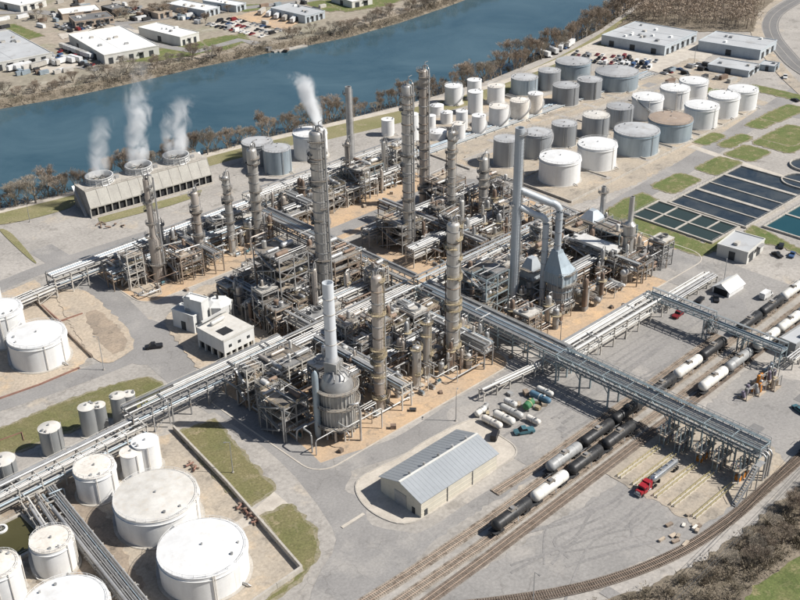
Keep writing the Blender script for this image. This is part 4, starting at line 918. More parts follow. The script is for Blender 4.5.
rack('second low pipe bundle next to the murky basin', (84.5, 240), (82, 222), (1.2, 3.0), 4.0, 'steel_pale', 6, 5, seed=12, tray=False, bend=False)
rack('short white pipe bridge leading to the laydown tanks', (212, 186.5), (240, 183.5), (3.2,), 2.2, 'steel_pale', 4, 6, seed=13, pipes=['pipe_white', 'jacket'], tray=False, bend=False)
rack('slim pipe bridge from white building to dark steel tower', (190, 282.5), (212, 282.5), (5.5,), 2.6, 'steel_pale', 4, 6, seed=14, pipes=['pipe_white', 'jacket'], tray=False, bend=False)
rack('low pipe track running through the tank farm', (346, 355), (545, 351.5), (.7,), 8, 'steel_pale', 10, 14, seed=18, tray=False, bend=False)
rack('low cross pipe track between grey tanks', (452, 352), (452, 385), (.7,), 3.5, 'steel_pale', 4, 10, seed=16, tray=False, bend=False)
rack('low pipe row from left road to river rack', (110, 345), (150, 349), (3.5, 5), 4.5, 'steel_pale', 6, 8, seed=17, tray=False)
YS = [(232, 160, 236, 21), (220, 172, 232, 22), (262, 196, 240, 23), (290, 200, 240, 24), (338, 168, 240, 25), (336, 252, 330, 26), (296, 262, 330, 27), (270, 262, 332, 28), (232, 250, 330, 29), (214, 284, 318, 30)]
for (Y, a, b, sd), L_ in zip(YS, ('behind the round furnace', 'beside the short columns', 'at the tower column foot', 'behind the dark steel tower', 'among the four slim columns', 'in front of the chimney', 'between the two tall columns', 'beside the thin shaded column', 'behind the blue flue stack', 'beside the white-topped cooler')):
    rack('unit pipe rack ' + L_, (a, Y), (b, Y), (4.5, 7), 4.5, RNG.choice(['steel_grey', 'steel_pale', 'steel_brown']), 7, 7, seed=sd)
for X, a, b, sd, L_ in ((196, 250, 300, 31, 'beside the white process building'), (228, 198, 240, 32, 'next to the thick tan column'), (192, 200, 243, 33, 'right behind the brown column'), (286, 252, 312, 34, 'under the looped-pipe column'), (312, 196, 240, 35, 'near the bulged stack'), (206, 320, 347, 36, 'between the slim columns'), (262, 331, 350, 37, 'beside the river-side sand pad')):
    rack('cross pipe rack ' + L_, (X, a), (X, b), (6, 8.5), 4, RNG.choice(['steel_grey', 'steel_pale', 'steel_brown']), 6, 7, seed=sd)

# ------------------------------------------------------------------ process equipment
STEELS = ['steel_grey', 'steel_grey', 'steel_brown', 'steel_brown', 'steel_pale', 'steel_pale']
VESS = ['jacket', 'galv', 'pipe_white', 'rust_jacket', 'rust_jacket', 'column_jacket', 'pipe_grey', 'pipe_brown', 'pipe_brown']
def steel_frame(label, X, Y, L, W, levels, steel='steel_brown', seed=1, bays=(2, 2), fill=1.0, group=None, stairs=True, topcool=False):
    rng = random.Random(seed); t = thing('equipment_structure', label, 'structure', (X, Y, 0), 0, group)
    nx, ny = bays; xs = [-L / 2 + L * k / nx for k in range(nx + 1)]; ys = [-W / 2 + W * k / ny for k in range(ny + 1)]; top = levels[-1]
    for x in xs:
        for y in ys: bar(t, 'post', steel, (x, y, 0), (x, y, top + (1.0 if rng.random() < .4 else 0)), .38)
    for i, z in enumerate(levels):
        for y in ys: bar(t, 'beam', steel, (-L / 2, y, z - .2), (L / 2, y, z - .2), .25, .4)
        for x in xs: bar(t, 'beam', steel, (x, -W / 2, z - .2), (x, W / 2, z - .2), .25, .4)
        for a in range(nx):
            for b in range(ny):
                if rng.random() < .72 * fill:
                    box(t, 'floor_panel', rng.choice(['grating', 'grating', 'deck_tan', 'steel_grey']), ((xs[a] + xs[a + 1]) / 2, (ys[b] + ys[b + 1]) / 2, z + .08), (L / nx - .2, W / ny - .2, .1))
        hr = MB()
        for s in (-1, 1):
            for zz_ in (.6, 1.1): hr.box((0, s * W / 2, z + zz_), (L, .08, .08)); hr.box((s * L / 2, 0, z + zz_), (.08, W, .08))
            for k in range(nx * 3 + 1): hr.box((-L / 2 + L * k / (nx * 3), s * W / 2, z + .55), (.08, .08, 1.1))
            for k in range(ny * 3 + 1): hr.box((s * L / 2, -W / 2 + W * k / (ny * 3), z + .55), (.08, .08, 1.1))
        hr.obj('handrail', rng.choice(['steel_pale', 'ochre', 'galv']), t)
        # equipment built into the frame
        for a in range(nx):
            for b in range(ny):
                if rng.random() < .8 * fill:
                    cx_, cy_ = (xs[a] + xs[a + 1]) / 2, (ys[b] + ys[b + 1]) / 2; r = rng.uniform(.45, .95)
                    if rng.random() < .65:
                        l2 = min(L / nx, W / ny) * .55
                        if rng.random() < .5: rod(t, 'vessel', rng.choice(VESS), (cx_ - l2, cy_, z + r + .5), (cx_ + l2, cy_, z + r + .5), r, 'drum')
                        else: rod(t, 'vessel', rng.choice(VESS), (cx_, cy_ - l2, z + r + .5), (cx_, cy_ + l2, z + r + .5), r, 'drum')
                    else: rod(t, 'vessel', rng.choice(VESS), (cx_, cy_, z + .1), (cx_, cy_, z + rng.uniform(2, 3.6)), r, 'drum')
        for _ in range(3):
            x, y = rng.choice(xs) + rng.uniform(-.8, .8), rng.uniform(-W / 2, W / 2); r = rng.choice([.12, .17, .22])
            if rng.random() < .5: rod(t, 'pipe', rng.choice(PIPES), (-L / 2 - .5, y, z + rng.uniform(.6, 2.6)), (L / 2 + .5, y, z + rng.uniform(.6, 2.6)), r)
            else: rod(t, 'pipe', rng.choice(PIPES), (x, -W / 2 - .5, z + rng.uniform(.6, 2.6)), (x, W / 2 + .5, z + rng.uniform(.6, 2.6)), r)
    z0 = 0
    for i, z in enumerate(levels):
        a = rng.randrange(nx); s = rng.choice((-1, 1)); bar(t, 'brace', steel, (xs[a], s * W / 2, z0), (xs[a + 1], s * W / 2, z - .3), .18); bar(t, 'brace', steel, (xs[a + 1], s * W / 2, z0), (xs[a], s * W / 2, z - .3), .18)
        s2 = rng.choice((-1, 1)); b = rng.randrange(ny); bar(t, 'brace', steel, (s2 * L / 2, ys[b], z0), (s2 * L / 2, ys[b + 1], z - .3), .18)
        if stairs:
            o = (-1) ** i; bar(t, 'stair', 'galv', (-L / 2 - .7, o * W * .35, z0 + .1), (-L / 2 - .7, -o * W * .35, z), .9, .25)
        z0 = z
    for _ in range(5):
        x, y = rng.choice((-1, 1)) * (L / 2 + rng.uniform(.2, .7)), rng.uniform(-W / 2, W / 2)
        rod(t, 'riser_pipe', rng.choice(PIPES), (x, y, .2), (x, y, rng.uniform(.5, 1.1) * top), rng.choice([.13, .18, .25]))
    if topcool:
        for k in range(nx):
            cxx = -L / 2 + L * (k + .5) / nx; put(t, 'fan_ring', 'ring', 'galv', Matrix.Translation((cxx, 0, top + 1.3)) @ Matrix.Diagonal((min(L / nx, W) * .42, min(L / nx, W) * .42, .8, 1)))
        box(t, 'cooler_bundle', 'steel_pale', (0, 0, top + .9), (L + .6, W * .98, .7))
    return t
def exchanger(X, Y, rz, label, group, rng, L=6.5, stacked=False):
    t = thing('heat_exchanger', label, 'heat exchanger', (X, Y, 0), rz, group); r = rng.uniform(.5, .8); m = rng.choice(VESS)
    for i in range(2 if stacked else 1):
        z = 1.4 + r + i * (2 * r + .5)
        rod(t, 'shell', m, (-L / 2, 0, z), (L / 2 - .8, 0, z), r, 'drum'); rod(t, 'channel_head', rng.choice(['pipe_grey', 'steel_grey', 'blue_grey']), (L / 2 - .9, 0, z), (L / 2 + .4, 0, z), r * 1.05)
        rod(t, 'flange', 'steel_grey', (L / 2 - 1.0, 0, z), (L / 2 - .8, 0, z), r * 1.3)
        rod(t, 'nozzle', 'pipe_grey', (L / 2 - .2, 0, z), (L / 2 - .2, 0, z + r + .8), .2); rod(t, 'nozzle', 'pipe_grey', (-L / 4, 0, z), (-L / 4, 0, z + r + .8), .2)
    for s in (-.3, .3): box(t, 'saddle', 'concrete', (s * L, 0, .7), (.5, r * 1.7, 1.5))
    return t
def hdrum(X, Y, rz, label, group, rng, L=8, r=1.3, z=None, mat=None):
    t = thing('pressure_drum', label, 'drum', (X, Y, 0), rz, group); z = z or r + 1.2
    rod(t, 'shell', mat or rng.choice(VESS), (-L / 2, 0, z), (L / 2, 0, z), r, 'drum')
    for s in (-.28, .28): box(t, 'saddle', 'concrete', (s * L, 0, (z - r * .6) / 2), (.6, r * 1.8, z - r * .6))
    for s in (-.2, .1, .3): rod(t, 'nozzle', 'pipe_grey', (s * L, 0, z + r * .8), (s * L, 0, z + r + .7), .22)
    box(t, 'top_platform', 'grating', (0, 0, z + r + .35), (L * .5, 1.4, .12))
    for s in (-1, 1): bar(t, 'handrail', 'steel_pale', (-L * .25, s * .7, z + r + 1.4), (L * .25, s * .7, z + r + 1.4), .09)
    return t
def vdrum(X, Y, label, group, rng, h=9, r=1.1, m=None):
    t = thing('vertical_vessel', label, 'vessel', (X, Y, 0), 0, group)
    rod(t, 'skirt', 'steel_grey', (0, 0, 0), (0, 0, 1.8), r * .95); rod(t, 'shell', m, (0, 0, 1.2), (0, 0, h), r, 'drum')
    a0 = rng.uniform(0, 6); p = MB().lathe([(r, h * .7), (r + 1, h * .7), (r + 1, h * .7 - .15), (r, h * .7 - .15)], 12, a0=a0, a1=a0 + 4.5).obj('platform', rng.choice(['grating', 'ochre']), t)
    MB().lathe([(r + .95, h * .7 + 1), (r + 1.03, h * .7 + 1), (r + 1.03, h * .7 + 1.1), (r + .95, h * .7 + 1.1)], 12, a0=a0, a1=a0 + 4.5).obj('handrail', 'steel_pale', p)
    MB().tube([(0, 0, h - .1), (0, 0, h + .8), (r + .4, 0, h + .8), (r + .5, 0, h + .2), (r + .5, 0, 1.5)], .17, 6).obj('outlet_pipe', rng.choice(PIPES), t, 60)
    return t
def air_cooler(X, Y, rz, label, group, rng, n=3, z=6.0):
    t = thing('air_cooler', label, 'air cooler', (X, Y, 0), rz, group); c = 4.6; L = n * c; m = rng.choice(['steel_pale', 'galv', 'steel_grey'])
    for k in range(n + 1):
        for s in (-1, 1): bar(t, 'post', m, (-L / 2 + k * c, s * 3, 0), (-L / 2 + k * c, s * 3, z), .3)
    box(t, 'tube_bundle', rng.choice(['galv', 'steel_pale', 'steel_grey']), (0, 0, z + .5), (L + .4, 7.4, .9))
    for k in range(n):
        put(t, 'fan_ring', 'ring', 'galv', Matrix.Translation((-L / 2 + (k + .5) * c, 0, z + .9)) @ Matrix.Diagonal((2.0, 2.0, .9, 1)))
        f = MB()
        for j in range(4): a = j * math.pi / 4; f.box((0, 0, 0), (3.5, .3, .06), a)
        fo = f.obj('fan', 'dark_steel', t); fo.location = (-L / 2 + (k + .5) * c, 0, z + 1.4)
    for s in (-1, 1): rod(t, 'header_pipe', rng.choice(PIPES), (-L / 2, s * 3.9, z + .8), (L / 2, s * 3.9, z + .8), .3)
    bar(t, 'walkway', 'grating', (-L / 2, -4.9, z), (L / 2, -4.9, z), 1.0, .12); bar(t, 'handrail', 'steel_pale', (-L / 2, -5.4, z + 1.1), (L / 2, -5.4, z + 1.1), .1)
    return t
def pump(X, Y, rz, label, group, rng):
    t = thing('pump_set', label, 'pump', (X, Y, 0), rz, group)
    box(t, 'base', 'concrete', (0, 0, .25), (2.6, 1.1, .5)); rod(t, 'motor', rng.choice(['blue_grey', 'steel_grey', 'teal_paint']), (-1.1, 0, 1.0), (.2, 0, 1.0), .45); rod(t, 'casing', 'pipe_grey', (.5, 0, 1.0), (1.0, 0, 1.0), .55)
    MB().tube([(.75, 0, 1.4), (.75, 0, 2.4), (.75, .5, 2.9), (.75, 2.2, 2.9)], .15, 6).obj('discharge_pipe', rng.choice(PIPES), t, 60)
    return t
def pipe_loop(X, Y, desc, rng):
    z = rng.uniform(1.2, 9.5); m_ = rng.choice(PIPES); group = '%s%s bent pipes %s' % ('high ' if z > 5 else 'low ', VW[m_], desc); label = group.replace('pipes', 'pipe'); r = rng.choice([.15, .2, .26, .33]); L = rng.uniform(6, 16); W = rng.uniform(2, 7) * rng.choice((-1, 1)); p = [(0, 0, .2), (0, 0, z)]
    p += [(L, 0, z), (L, W, z), (L, W, max(.3, z - rng.uniform(1, 5)))] if rng.random() < .5 else [(0, W, z), (L, W, z), (L, W, .3)]
    # soften the elbows
    q = []
    for i, a in enumerate(p):
        a = Vector(a)
        if 0 < i < len(p) - 1:
            b, c = Vector(p[i - 1]), Vector(p[i + 1]); e = min(.7, (a - b).length * .4, (a - c).length * .4)
            q += [a + (b - a).normalized() * e, a + ((b - a).normalized() + (c - a).normalized()) * e * .3, a + (c - a).normalized() * e]
        else: q.append(a)
    o = MB().tube(q, r, 7).obj('process_pipe', m_, None, 60); o.location = (X, Y, 0); tag(o, label, 'pipe', group); return o
def pipe_support(X, Y, label, group, rng, h):
    t = thing('pipe_support', label, 'pipe support', (X, Y, 0), rng.choice((0, math.pi / 2)), group); w = rng.uniform(2, 4); m = rng.choice(STEELS)
    for s in (-1, 1): bar(t, 'post', m, (0, s * w / 2, 0), (0, s * w / 2, h), .25)
    bar(t, 'cross_beam', m, (0, -w / 2 - .4, h), (0, w / 2 + .4, h), .25)
    for k in range(3): y = (k - 1) * w * .3; rod(t, 'pipe', rng.choice(PIPES), (-2.5, y, h + .3), (2.5, y, h + .3), rng.choice([.15, .2, .27]))
    return t
TAKEN = [(218, 270, 6), (185, 331, 5), (205, 331, 4), (220, 331, 4), (235, 333, 5), (305, 353, 4), (272, 281, 5), (309, 309, 5), (295, 279, 4), (317, 281, 4), (220, 207, 5), (186, 206, 5), (210, 209, 3.5), (203, 207, 3.5), (265, 219, 5), (320, 208, 5), (334, 231, 3), (168, 205, 11), (fc.x, fc.y, 6), (fc.x, fc.y - 8, 6), (fc.x - 6, fc.y - 6, 6), (fb_.x - 4, fb_.y - 5, 5), (fb_.x, fb_.y, 5), (ib.x, ib.y, 3), (329, 232, 8)]
def free(x, y, r): return all((x - a) ** 2 + (y - b) ** 2 > (r + c) ** 2 * .8 for a, b, c in TAKEN)
# the tall dark tower round the thickest column, and other named structures
steel_frame('tall dark six-storey steel tower beside the thickest column', 205, 278, 13, 15, (4.5, 8.5, 12.5, 16.5, 20.5, 24.5), 'steel_grey', 41, (2, 3)); TAKEN.append((205, 278, 10))
steel_frame('brown steel structure on far side of the thickest column', 229, 277, 13, 16, (4.5, 8.5, 12.5, 16.0), 'steel_brown', 42, (2, 3)); TAKEN.append((229, 277, 10))
steel_frame('dark steel frame in the shade left of the round furnace', 158, 219, 9, 13, (4.0, 8, 12.0), 'steel_grey', 43, (2, 2)); TAKEN.append((158, 219, 8))
steel_frame('pale-railed steel deck behind the round furnace', 172, 236, 16, 12, (4.5, 9.0, 11.5), 'steel_pale', 44, (3, 2)); TAKEN.append((172, 236, 10))
steel_frame('steel frame at foot of the looped-pipe tall column', 273, 287, 12, 15, (4.5, 8.5, 12), 'steel_grey', 45, (2, 2)); TAKEN.append((273, 287, 8))
steel_frame('blue-grey steel frame beside the flue stack base', 256, 226, 12, 14, (5, 9, 13, 17), 'steel_blue', 46, (2, 2)); TAKEN.append((256, 226, 9))
steel_frame('blue-grey frame between the box furnace and bulged stack', 327, 219, 12, 12, (4.5, 8.5, 12), 'steel_blue', 47, (2, 2)); TAKEN.append((327, 219, 8))
steel_frame('dark furnace frame under the chimney by river rack', 303, 343, 16, 11, (4.5, 8.5, 12), 'steel_blue', 48, (3, 2)); TAKEN.append((303, 343, 8))
steel_frame('brown frame between stepped column and slim rusty column', 195, 328, 10, 12, (4, 7.5, 11), 'steel_brown', 49, (2, 2)); TAKEN.append((195, 328, 6))
steel_frame('brown open frame around the caged-top column', 315, 303, 14, 14, (4.5, 8.5, 12.5), 'steel_brown', 50, (2, 2)); TAKEN.append((315, 303, 8))
steel_frame('long cooler deck with pale top beside the bulged stack', 311.5, 217, 8, 24, (4, 8.5), 'steel_grey', 51, (2, 4)); TAKEN += [(311, 224, 7), (312, 212, 7)]
lid = MB().box((0, 0, 0), (6.4, 21, 1.1)).obj('cooler_hood', 'pipe_white'); lid.location = (311.5, 217, 11.0); tag(lid, 'long white rounded hood on the cooler deck by the bulged stack', 'hood')
bm = bmesh.new(); bm.from_mesh(lid.data); bmesh.ops.bevel(bm, geom=[e for e in bm.edges if abs(e.verts[0].co.z - e.verts[1].co.z) > .5], offset=2.4, segments=4, affect='EDGES'); bm.to_mesh(lid.data); bm.free()
for k in range(10): bar(lid, 'hood_leg', 'steel_grey', ((-1 if k % 2 else 1) * 2.8, -8 + (k // 2) * 4, -2.3), ((-1 if k % 2 else 1) * 2.8, -8 + (k // 2) * 4, -.5), .3)

ZONES = [('around the round furnace and brown column', 156, 235, 200, 242, 61), ('around the foot of the dark steel tower', 190, 239, 255, 300, 62), ('around the four slim columns', 172, 240, 322, 347, 63),
         ('around the chimney by the river rack', 252, 330, 331, 348, 64), ('around the two tall columns', 268, 332, 254, 298, 65), ('around the flue stack and box furnace', 248, 336, 197, 242, 66)]
VW = {'jacket': 'silver', 'galv': 'zinc-grey', 'pipe_white': 'white', 'rust_jacket': 'rusty', 'column_jacket': 'tan', 'pipe_grey': 'grey', 'pipe_brown': 'brown'}
SW = {'steel_grey': 'grey', 'steel_brown': 'brown', 'steel_pale': 'pale'}
NW = ('one', 'two', 'three', 'four', 'five')
for desc, x0, x1, y0, y1, sd in ZONES:
    rng = random.Random(sd); cell = 7.3; nxc, nyc = int((x1 - x0) / cell), int((y1 - y0) / cell)
    for i in range(nxc):
        for j in range(nyc):
            X = x0 + (x1 - x0) * (i + .5) / nxc + rng.uniform(-.8, .8); Y = y0 + (y1 - y0) * (j + .5) / nyc + rng.uniform(-.8, .8); q = rng.random()
            if not free(X, Y, 3.2): q = .68 + q * .32
            if q < .40:
                nl = rng.choice([2, 2, 3, 3, 4]); st_ = rng.choice(STEELS); tc = rng.random() < .3; bays = (1, 2) if rng.random() < .5 else (2, 1)
                lb = '%s-storey %s steel frame %s%s' % (NW[nl - 1], SW[st_], 'with top fans ' if tc else '', desc)
                steel_frame(lb, X, Y, rng.uniform(5.8, 7.6), rng.uniform(5.5, 7.4), tuple(3.4 * (k + 1) + rng.uniform(0, .8) for k in range(nl)), st_, rng.randrange(9999), bays, 1, lb.replace('frame', 'frames'), True, tc)
            elif q < .45: n_ = rng.choice((2, 2, 3)); air_cooler(X, Y, rng.choice((0, math.pi / 2)), '%s-fan air cooler %s' % (NW[n_ - 1], desc), '%s-fan air coolers %s' % (NW[n_ - 1], desc), rng, n_, rng.uniform(4.5, 8))
            elif q < .55:
                rz = rng.choice((0, math.pi / 2))
                for s in (-1.5, 1.5):
                    stk = rng.random() < .5; lb = '%s heat exchanger on saddles %s' % ('double-decked' if stk else 'single', desc)
                    exchanger(X + (s if rz else 0), Y + (0 if rz else s), rz, lb, lb.replace('exchanger', 'exchangers'), rng, rng.uniform(5.5, 7.5), stk)
            elif q < .62:
                m_ = rng.choice(VESS); hi_ = rng.random() < .5; lb = '%s%s horizontal drum with walkway %s' % ('raised ' if hi_ else 'low ', VW[m_], desc)
                hdrum(X, Y, rng.choice((0, math.pi / 2)), lb, lb.replace('drum', 'drums'), rng, rng.uniform(6, 9), rng.uniform(.9, 1.5), 5.0 if hi_ else None, m_)
            elif q < .82:
                for _ in range(3):
                    m_ = rng.choice(VESS); h_ = rng.uniform(5, 14); lb = '%s %s upright vessel %s' % ('tall' if h_ > 9.5 else 'short', VW[m_], desc)
                    vdrum(X + rng.uniform(-3, 3), Y + rng.uniform(-3, 3), lb, lb.replace('vessel', 'vessels'), rng, h_, rng.uniform(.5, 1.2), m_)
            elif q < .92:
                for k in range(2): pump(X - 2 + k * 3.5, Y + rng.uniform(-2, 2), rng.choice((0, math.pi / 2, math.pi)), 'small pump set on concrete base ' + desc, 'pump sets ' + desc, rng)
            for _ in range(2):
                if rng.random() < .5: pipe_loop(X - 4, Y + rng.uniform(-3, 3), desc, rng)
            if rng.random() < .5: h_ = rng.uniform(2.5, 6); pipe_support(X + rng.uniform(-3, 3), Y + rng.uniform(-3, 3), ('high' if h_ > 4.2 else 'low') + ' pipe support with three pipes ' + desc, ('high' if h_ > 4.2 else 'low') + ' pipe supports ' + desc, rng, h_)

# ------------------------------------------------------------------ buildings
def footprint(near, left, rgt, z):
    a, l, r = gnd(*near, z), gnd(*left, z), gnd(*rgt, z)
    ang = math.atan2((r - a).y, (r - a).x); ang = round(ang / math.radians(3)) * math.radians(3)
    ux = Vector((math.cos(ang), math.sin(ang), 0)); uy = Vector((-ux.y, ux.x, 0))
    L, W = (r - a).dot(ux), (l - a).dot(uy); s = 1 if W > 0 else -1
    return Vector((a.x, a.y, 0)), ang, abs(L), abs(W)
def flat_building(label, near, left, rgt, h, wall='pale_wall', roof='white_roof', name='warehouse', cat='warehouse', doors=4, units=4, seed=1, windows=0):
    rng = random.Random(seed); p, ang, L, W = footprint(near, left, rgt, h)
    t = thing(name, label, cat, p, ang)
    box(t, 'wall', wall, (L / 2, W / 2, h / 2 - .1), (L, W, h - .2)); MB().box((L / 2, W / 2, h - .12), (L - .5, W - .5, .25)).obj('roof', roof, t)
    for (cx_, cy_, sx, sy) in ((L / 2, 0, L + .3, .35), (L / 2, W, L + .3, .35), (0, W / 2, .35, W - .4), (L, W / 2, .35, W - .4)): box(t, 'parapet', wall, (cx_, cy_, h + .1), (sx, sy, .6))
    for k in range(doors):
        x = L * (k + .6) / (doors + .4); w_ = min(4, L / doors * .4); d_ = box(t, 'dock_door', 'door_dark', (x, -.06, 2.0), (w_, .2, 4)); 
        if k % 2: box(t, 'canopy', 'steel_grey', (x, -.8, 4.4), (w_ + 1, 1.6, .2))
    for k in range(max(1, doors // 2)): y = W * (k + .5) / max(1, doors // 2); box(t, 'dock_door', 'door_dark', (-.06, y, 1.8), (.2, min(3.6, W * .2), 3.6))
    for k in range(windows): x = L * (k + .5) / windows; box(t, 'window', 'glass', (x, -.07, h * .62), (L / windows * .55, .2, 1.4))
    for k in range(units):
        x, y = rng.uniform(.1, .9) * L, rng.uniform(.15, .85) * W; u = box(t, 'roof_unit', rng.choice(['galv', 'steel_pale', 'white_roof']), (x, y, h + .55), (rng.uniform(1.5, 3), rng.uniform(1.2, 2.2), 1.2))
    if L * W > 900:
        for k in range(1, int(L / 14)): bar(t, 'roof_seam', roof, (k * 14, .4, h + .04), (k * 14, W - .4, h + .04), .3, .12)
    return t
def gable_shed(label, near, left, rgt, eave, ridge, wall, roof, seams=0, vents=5, name='shed', cat='shed'):
    p, ang, L, W = near if isinstance(near[0], Vector) else footprint(near, left, rgt, eave); t = thing(name, label, cat, p, ang)
    MB().add([(0, 0, 0), (L, 0, 0), (L, W, 0), (0, W, 0), (0, 0, eave), (L, 0, eave), (L, W, eave), (0, W, eave), (0, W / 2, ridge), (L, W / 2, ridge)],
             [(0, 1, 5, 4), (2, 3, 7, 6), (1, 2, 6, 9, 5), (3, 0, 4, 8, 7)]).obj('wall', wall, t)
    o = .45; sl = (ridge - eave) / (W / 2)
    for s, y0, y1 in ((-1, -o, W / 2), (1, W + o, W / 2)):
        z0 = eave - o * sl + .06
        r = MB().add([(-o, y0, z0), (L + o, y0, z0), (L + o, y1, ridge + .06), (-o, y1, ridge + .06), (-o, y0, z0 - .18), (L + o, y0, z0 - .18), (L + o, y1, ridge - .12), (-o, y1, ridge - .12)],
                 [(0, 1, 2, 3), (7, 6, 5, 4), (0, 4, 5, 1), (1, 5, 6, 2), (3, 2, 6, 7), (0, 3, 7, 4)]).obj('roof_slope', roof, t)
        for k in range(seams): x = L * (k + .5) / seams; bar(r, 'standing_seam', roof, (x, y0 + (.02 if s < 0 else -.02), z0 + .015), (x, y1, ridge + .075), .07, .05)
    bar(t, 'ridge_cap', 'pale_wall', (-o, W / 2, ridge + .14), (L + o, W / 2, ridge + .14), .7, .14)
    for k in range(vents): x = L * (k + .7) / (vents + .4); rod(t, 'ridge_vent', 'galv', (x, W / 2 + .5, ridge), (x, W / 2 + .5, ridge + 1.0), .38)
    return t, L, W
t, L, W = gable_shed('long pale shed with blue-grey gabled metal roof beside the railway', (421, 502.2), (383.8, 474.2), (497, 453.2), 5.6, 8.2, 'shed_wall', 'shed_roof', 22)
for k in (1, 2): rod(t, 'downpipe', 'steel_grey', (L * k / 3, -.12, 0), (L * k / 3, -.12, 5.5), .14)
box(t, 'roller_door', 'galv', (-.06, W * .5, 2.2), (.2, 4.6, 4.4)); box(t, 'door', 'door_dark', (-.06, W * .18, 1.1), (.2, 1.1, 2.2)); box(t, 'door', 'door_dark', (L * .06, -.06, 1.1), (1.1, .2, 2.2)); box(t, 'roller_door', 'white_gloss', (L + .06, W * .35, 2.2), (.2, 4.6, 4.4))
for k in range(3): box(t, 'wall_girt', 'shed_wall', (L / 2, -.05, 1.4 + k * 1.6), (L - .3, .1, .1))
t, L, W = gable_shed('white fabric tent shelter with painted-shade end beside low pipes', (Vector((326.5, 166.5, 0)), 0, 10.5, 7.0), None, None, 2.4, 4.6, 'white_paint', 'white_roof', 0, 0, 'tent', 'tent')
box(t, 'end_shade', 'painted_shade', (-.05, W / 2, 1.3), (.15, W * .8, 2.5))  # dark panel on the closed gable; the opening's shade is its colour
flat_building('pale flat-roofed control building by the settling basins', (748, 253), (720, 242.5), (764, 239), 5.0, 'pale_wall', 'grey_flat_roof', 'control_building', 'building', 2, 1, 3, 3)
flat_building('grey corrugated cabin near the loading equipment', (796, 345), (788, 333), (830, 322), 5, 'grey_car', 'grey_flat_roof', 'cabin', 'building', 1, 1, 4)
# white process building with open ground floor
bh = 8.0
p, ang, L, W = footprint((223.5, 342), (206, 323), (253, 327), bh); t = thing('process_building', 'white concrete block building with open bays and painted-shade roof pit', 'building', p, ang)
box(t, 'wall', 'plaster', (L / 2, W / 2, (bh + 3.2) / 2), (L, W, bh - 3.2)); box(t, 'core', 'painted_shade', (L / 2, W / 2 + .4, 1.6), (L - 1.4, W - 1.4, 3.2))  # core is a black block that paints the shade inside the bays
for k in range(6): box(t, 'pier', 'pale_wall', (.35 + (L - .7) * k / 5, .35, 1.6), (.7, .7, 3.2))
for k in range(1, 5): box(t, 'pier', 'pale_wall', (.35, .35 + (W - .7) * k / 4, 1.6), (.7, .7, 3.2))
box(t, 'roof_slab', 'weathered_roof', (L / 2, W / 2, bh + .12), (L + .3, W + .3, .3)); box(t, 'roof_pit_shade', 'painted_shade', (L * .35, W * .35, bh + .3), (L * .34, W * .3, .12))  # pit is a black plate on the slab, its shade painted in
for s in (0, 1): box(t, 'parapet', 'pale_wall', (L / 2, s * W, bh + .5), (L + .3, .25, .5))
for k in range(3): box(t, 'window', 'door_dark', (L * (.2 + k * .3), -.05, 5.5), (1.2, .15, 1.0))
rod(t, 'roof_vessel', 'pipe_white', (L * .25, W * .75, bh + 1.2), (L * .75, W * .8, bh + 1.2), .8, 'drum'); bar(t, 'roof_duct', 'pipe_white', (L * .1, W * .9, bh + 2), (L * 1.05, W * .95, bh + 2.4), .7)
X, Y, D, h = measure(218, 28, 329, 292)
t = thing('process_tank', 'octagonal white covered tank behind the white process building', 'tank', (X, Y, 0)); R = D / 2
MB().lathe([(R * .92, 0), (R * .92, h * .5), (R, h * .5), (R, h * .86), (R * .5, h), (0, h)], 8, a0=.39, a1=None).obj('shell', 'plaster', t); rod(t, 'top_vent', 'dark_steel', (0, 0, h - .2), (0, 0, h + 1.6), .4)
for k in range(8): a = k * .785 + .39; bar(t, 'buttress', 'pale_wall', (R * 1.02 * math.cos(a), R * 1.02 * math.sin(a), 0), (R * 1.02 * math.cos(a), R * 1.02 * math.sin(a), h * .86), .45)
flat_building('tall narrow white filter house beside the octagonal tank', (201, 303), (189, 294), (208, 298), 12, 'plaster', 'white_roof', 'filter_house', 'building', 1, 2, 8)
flat_building('lower stepped white shed against the filter house', (193, 317), (179, 305), (203, 311), 7.0, 'plaster', 'grey_flat_roof', 'low_shed', 'shed', 2, 1, 9)
# warehouses across the river and behind the tank farm
flat_building('big warehouse with bright white roof across the river', (104, 55.5), (51, 37.5), (159, 46), 6.1, 'pale_wall', 'white_roof', doors=5, units=6, seed=11)
flat_building('beige warehouse with dark door beside the green bank', (180, 37.5), (140, 27), (199, 32.5), 6.1, 'pale_wall', 'white_roof', doors=3, units=4, seed=12)
flat_building('long blue-grey roofed warehouse on the far bank by trailers', (-8, 64), (-60, 42), (52, 53), 5.4, 'pale_wall', 'grey_flat_roof', doors=5, units=8, seed=13)
flat_building('tan building with dark roof behind the big white warehouse', (75, 22), (56, 18), (114, 17), 4.8, 'brick_wall', 'dark_roof', name='factory_building', cat='building', doors=4, units=5, seed=14, windows=8)
flat_building('pale-roofed building behind the dark-roofed one', (62, 14.5), (53, 9.5), (101, 10), 4.1, 'brick_wall', 'white_roof', name='factory_building', cat='building', doors=2, units=3, seed=15)
flat_building('dark glass office block near the far street', (112, 10), (104, 6), (127, 7), 5.4, 'dark_steel', 'dark_roof', name='office_block', cat='building', doors=1, units=2, seed=16, windows=6)
flat_building('low brown building with pale roof beside dark trees', (158, 14), (146, 8), (172, 11), 4.1, 'brick_wall', 'deck_tan', name='factory_building', cat='building', doors=2, units=3, seed=17)
flat_building('white warehouse at the top street corner', (205, 11), (178, 1), (220, 7), 4.8, 'blue_wall', 'white_roof', doors=3, units=3, seed=18)
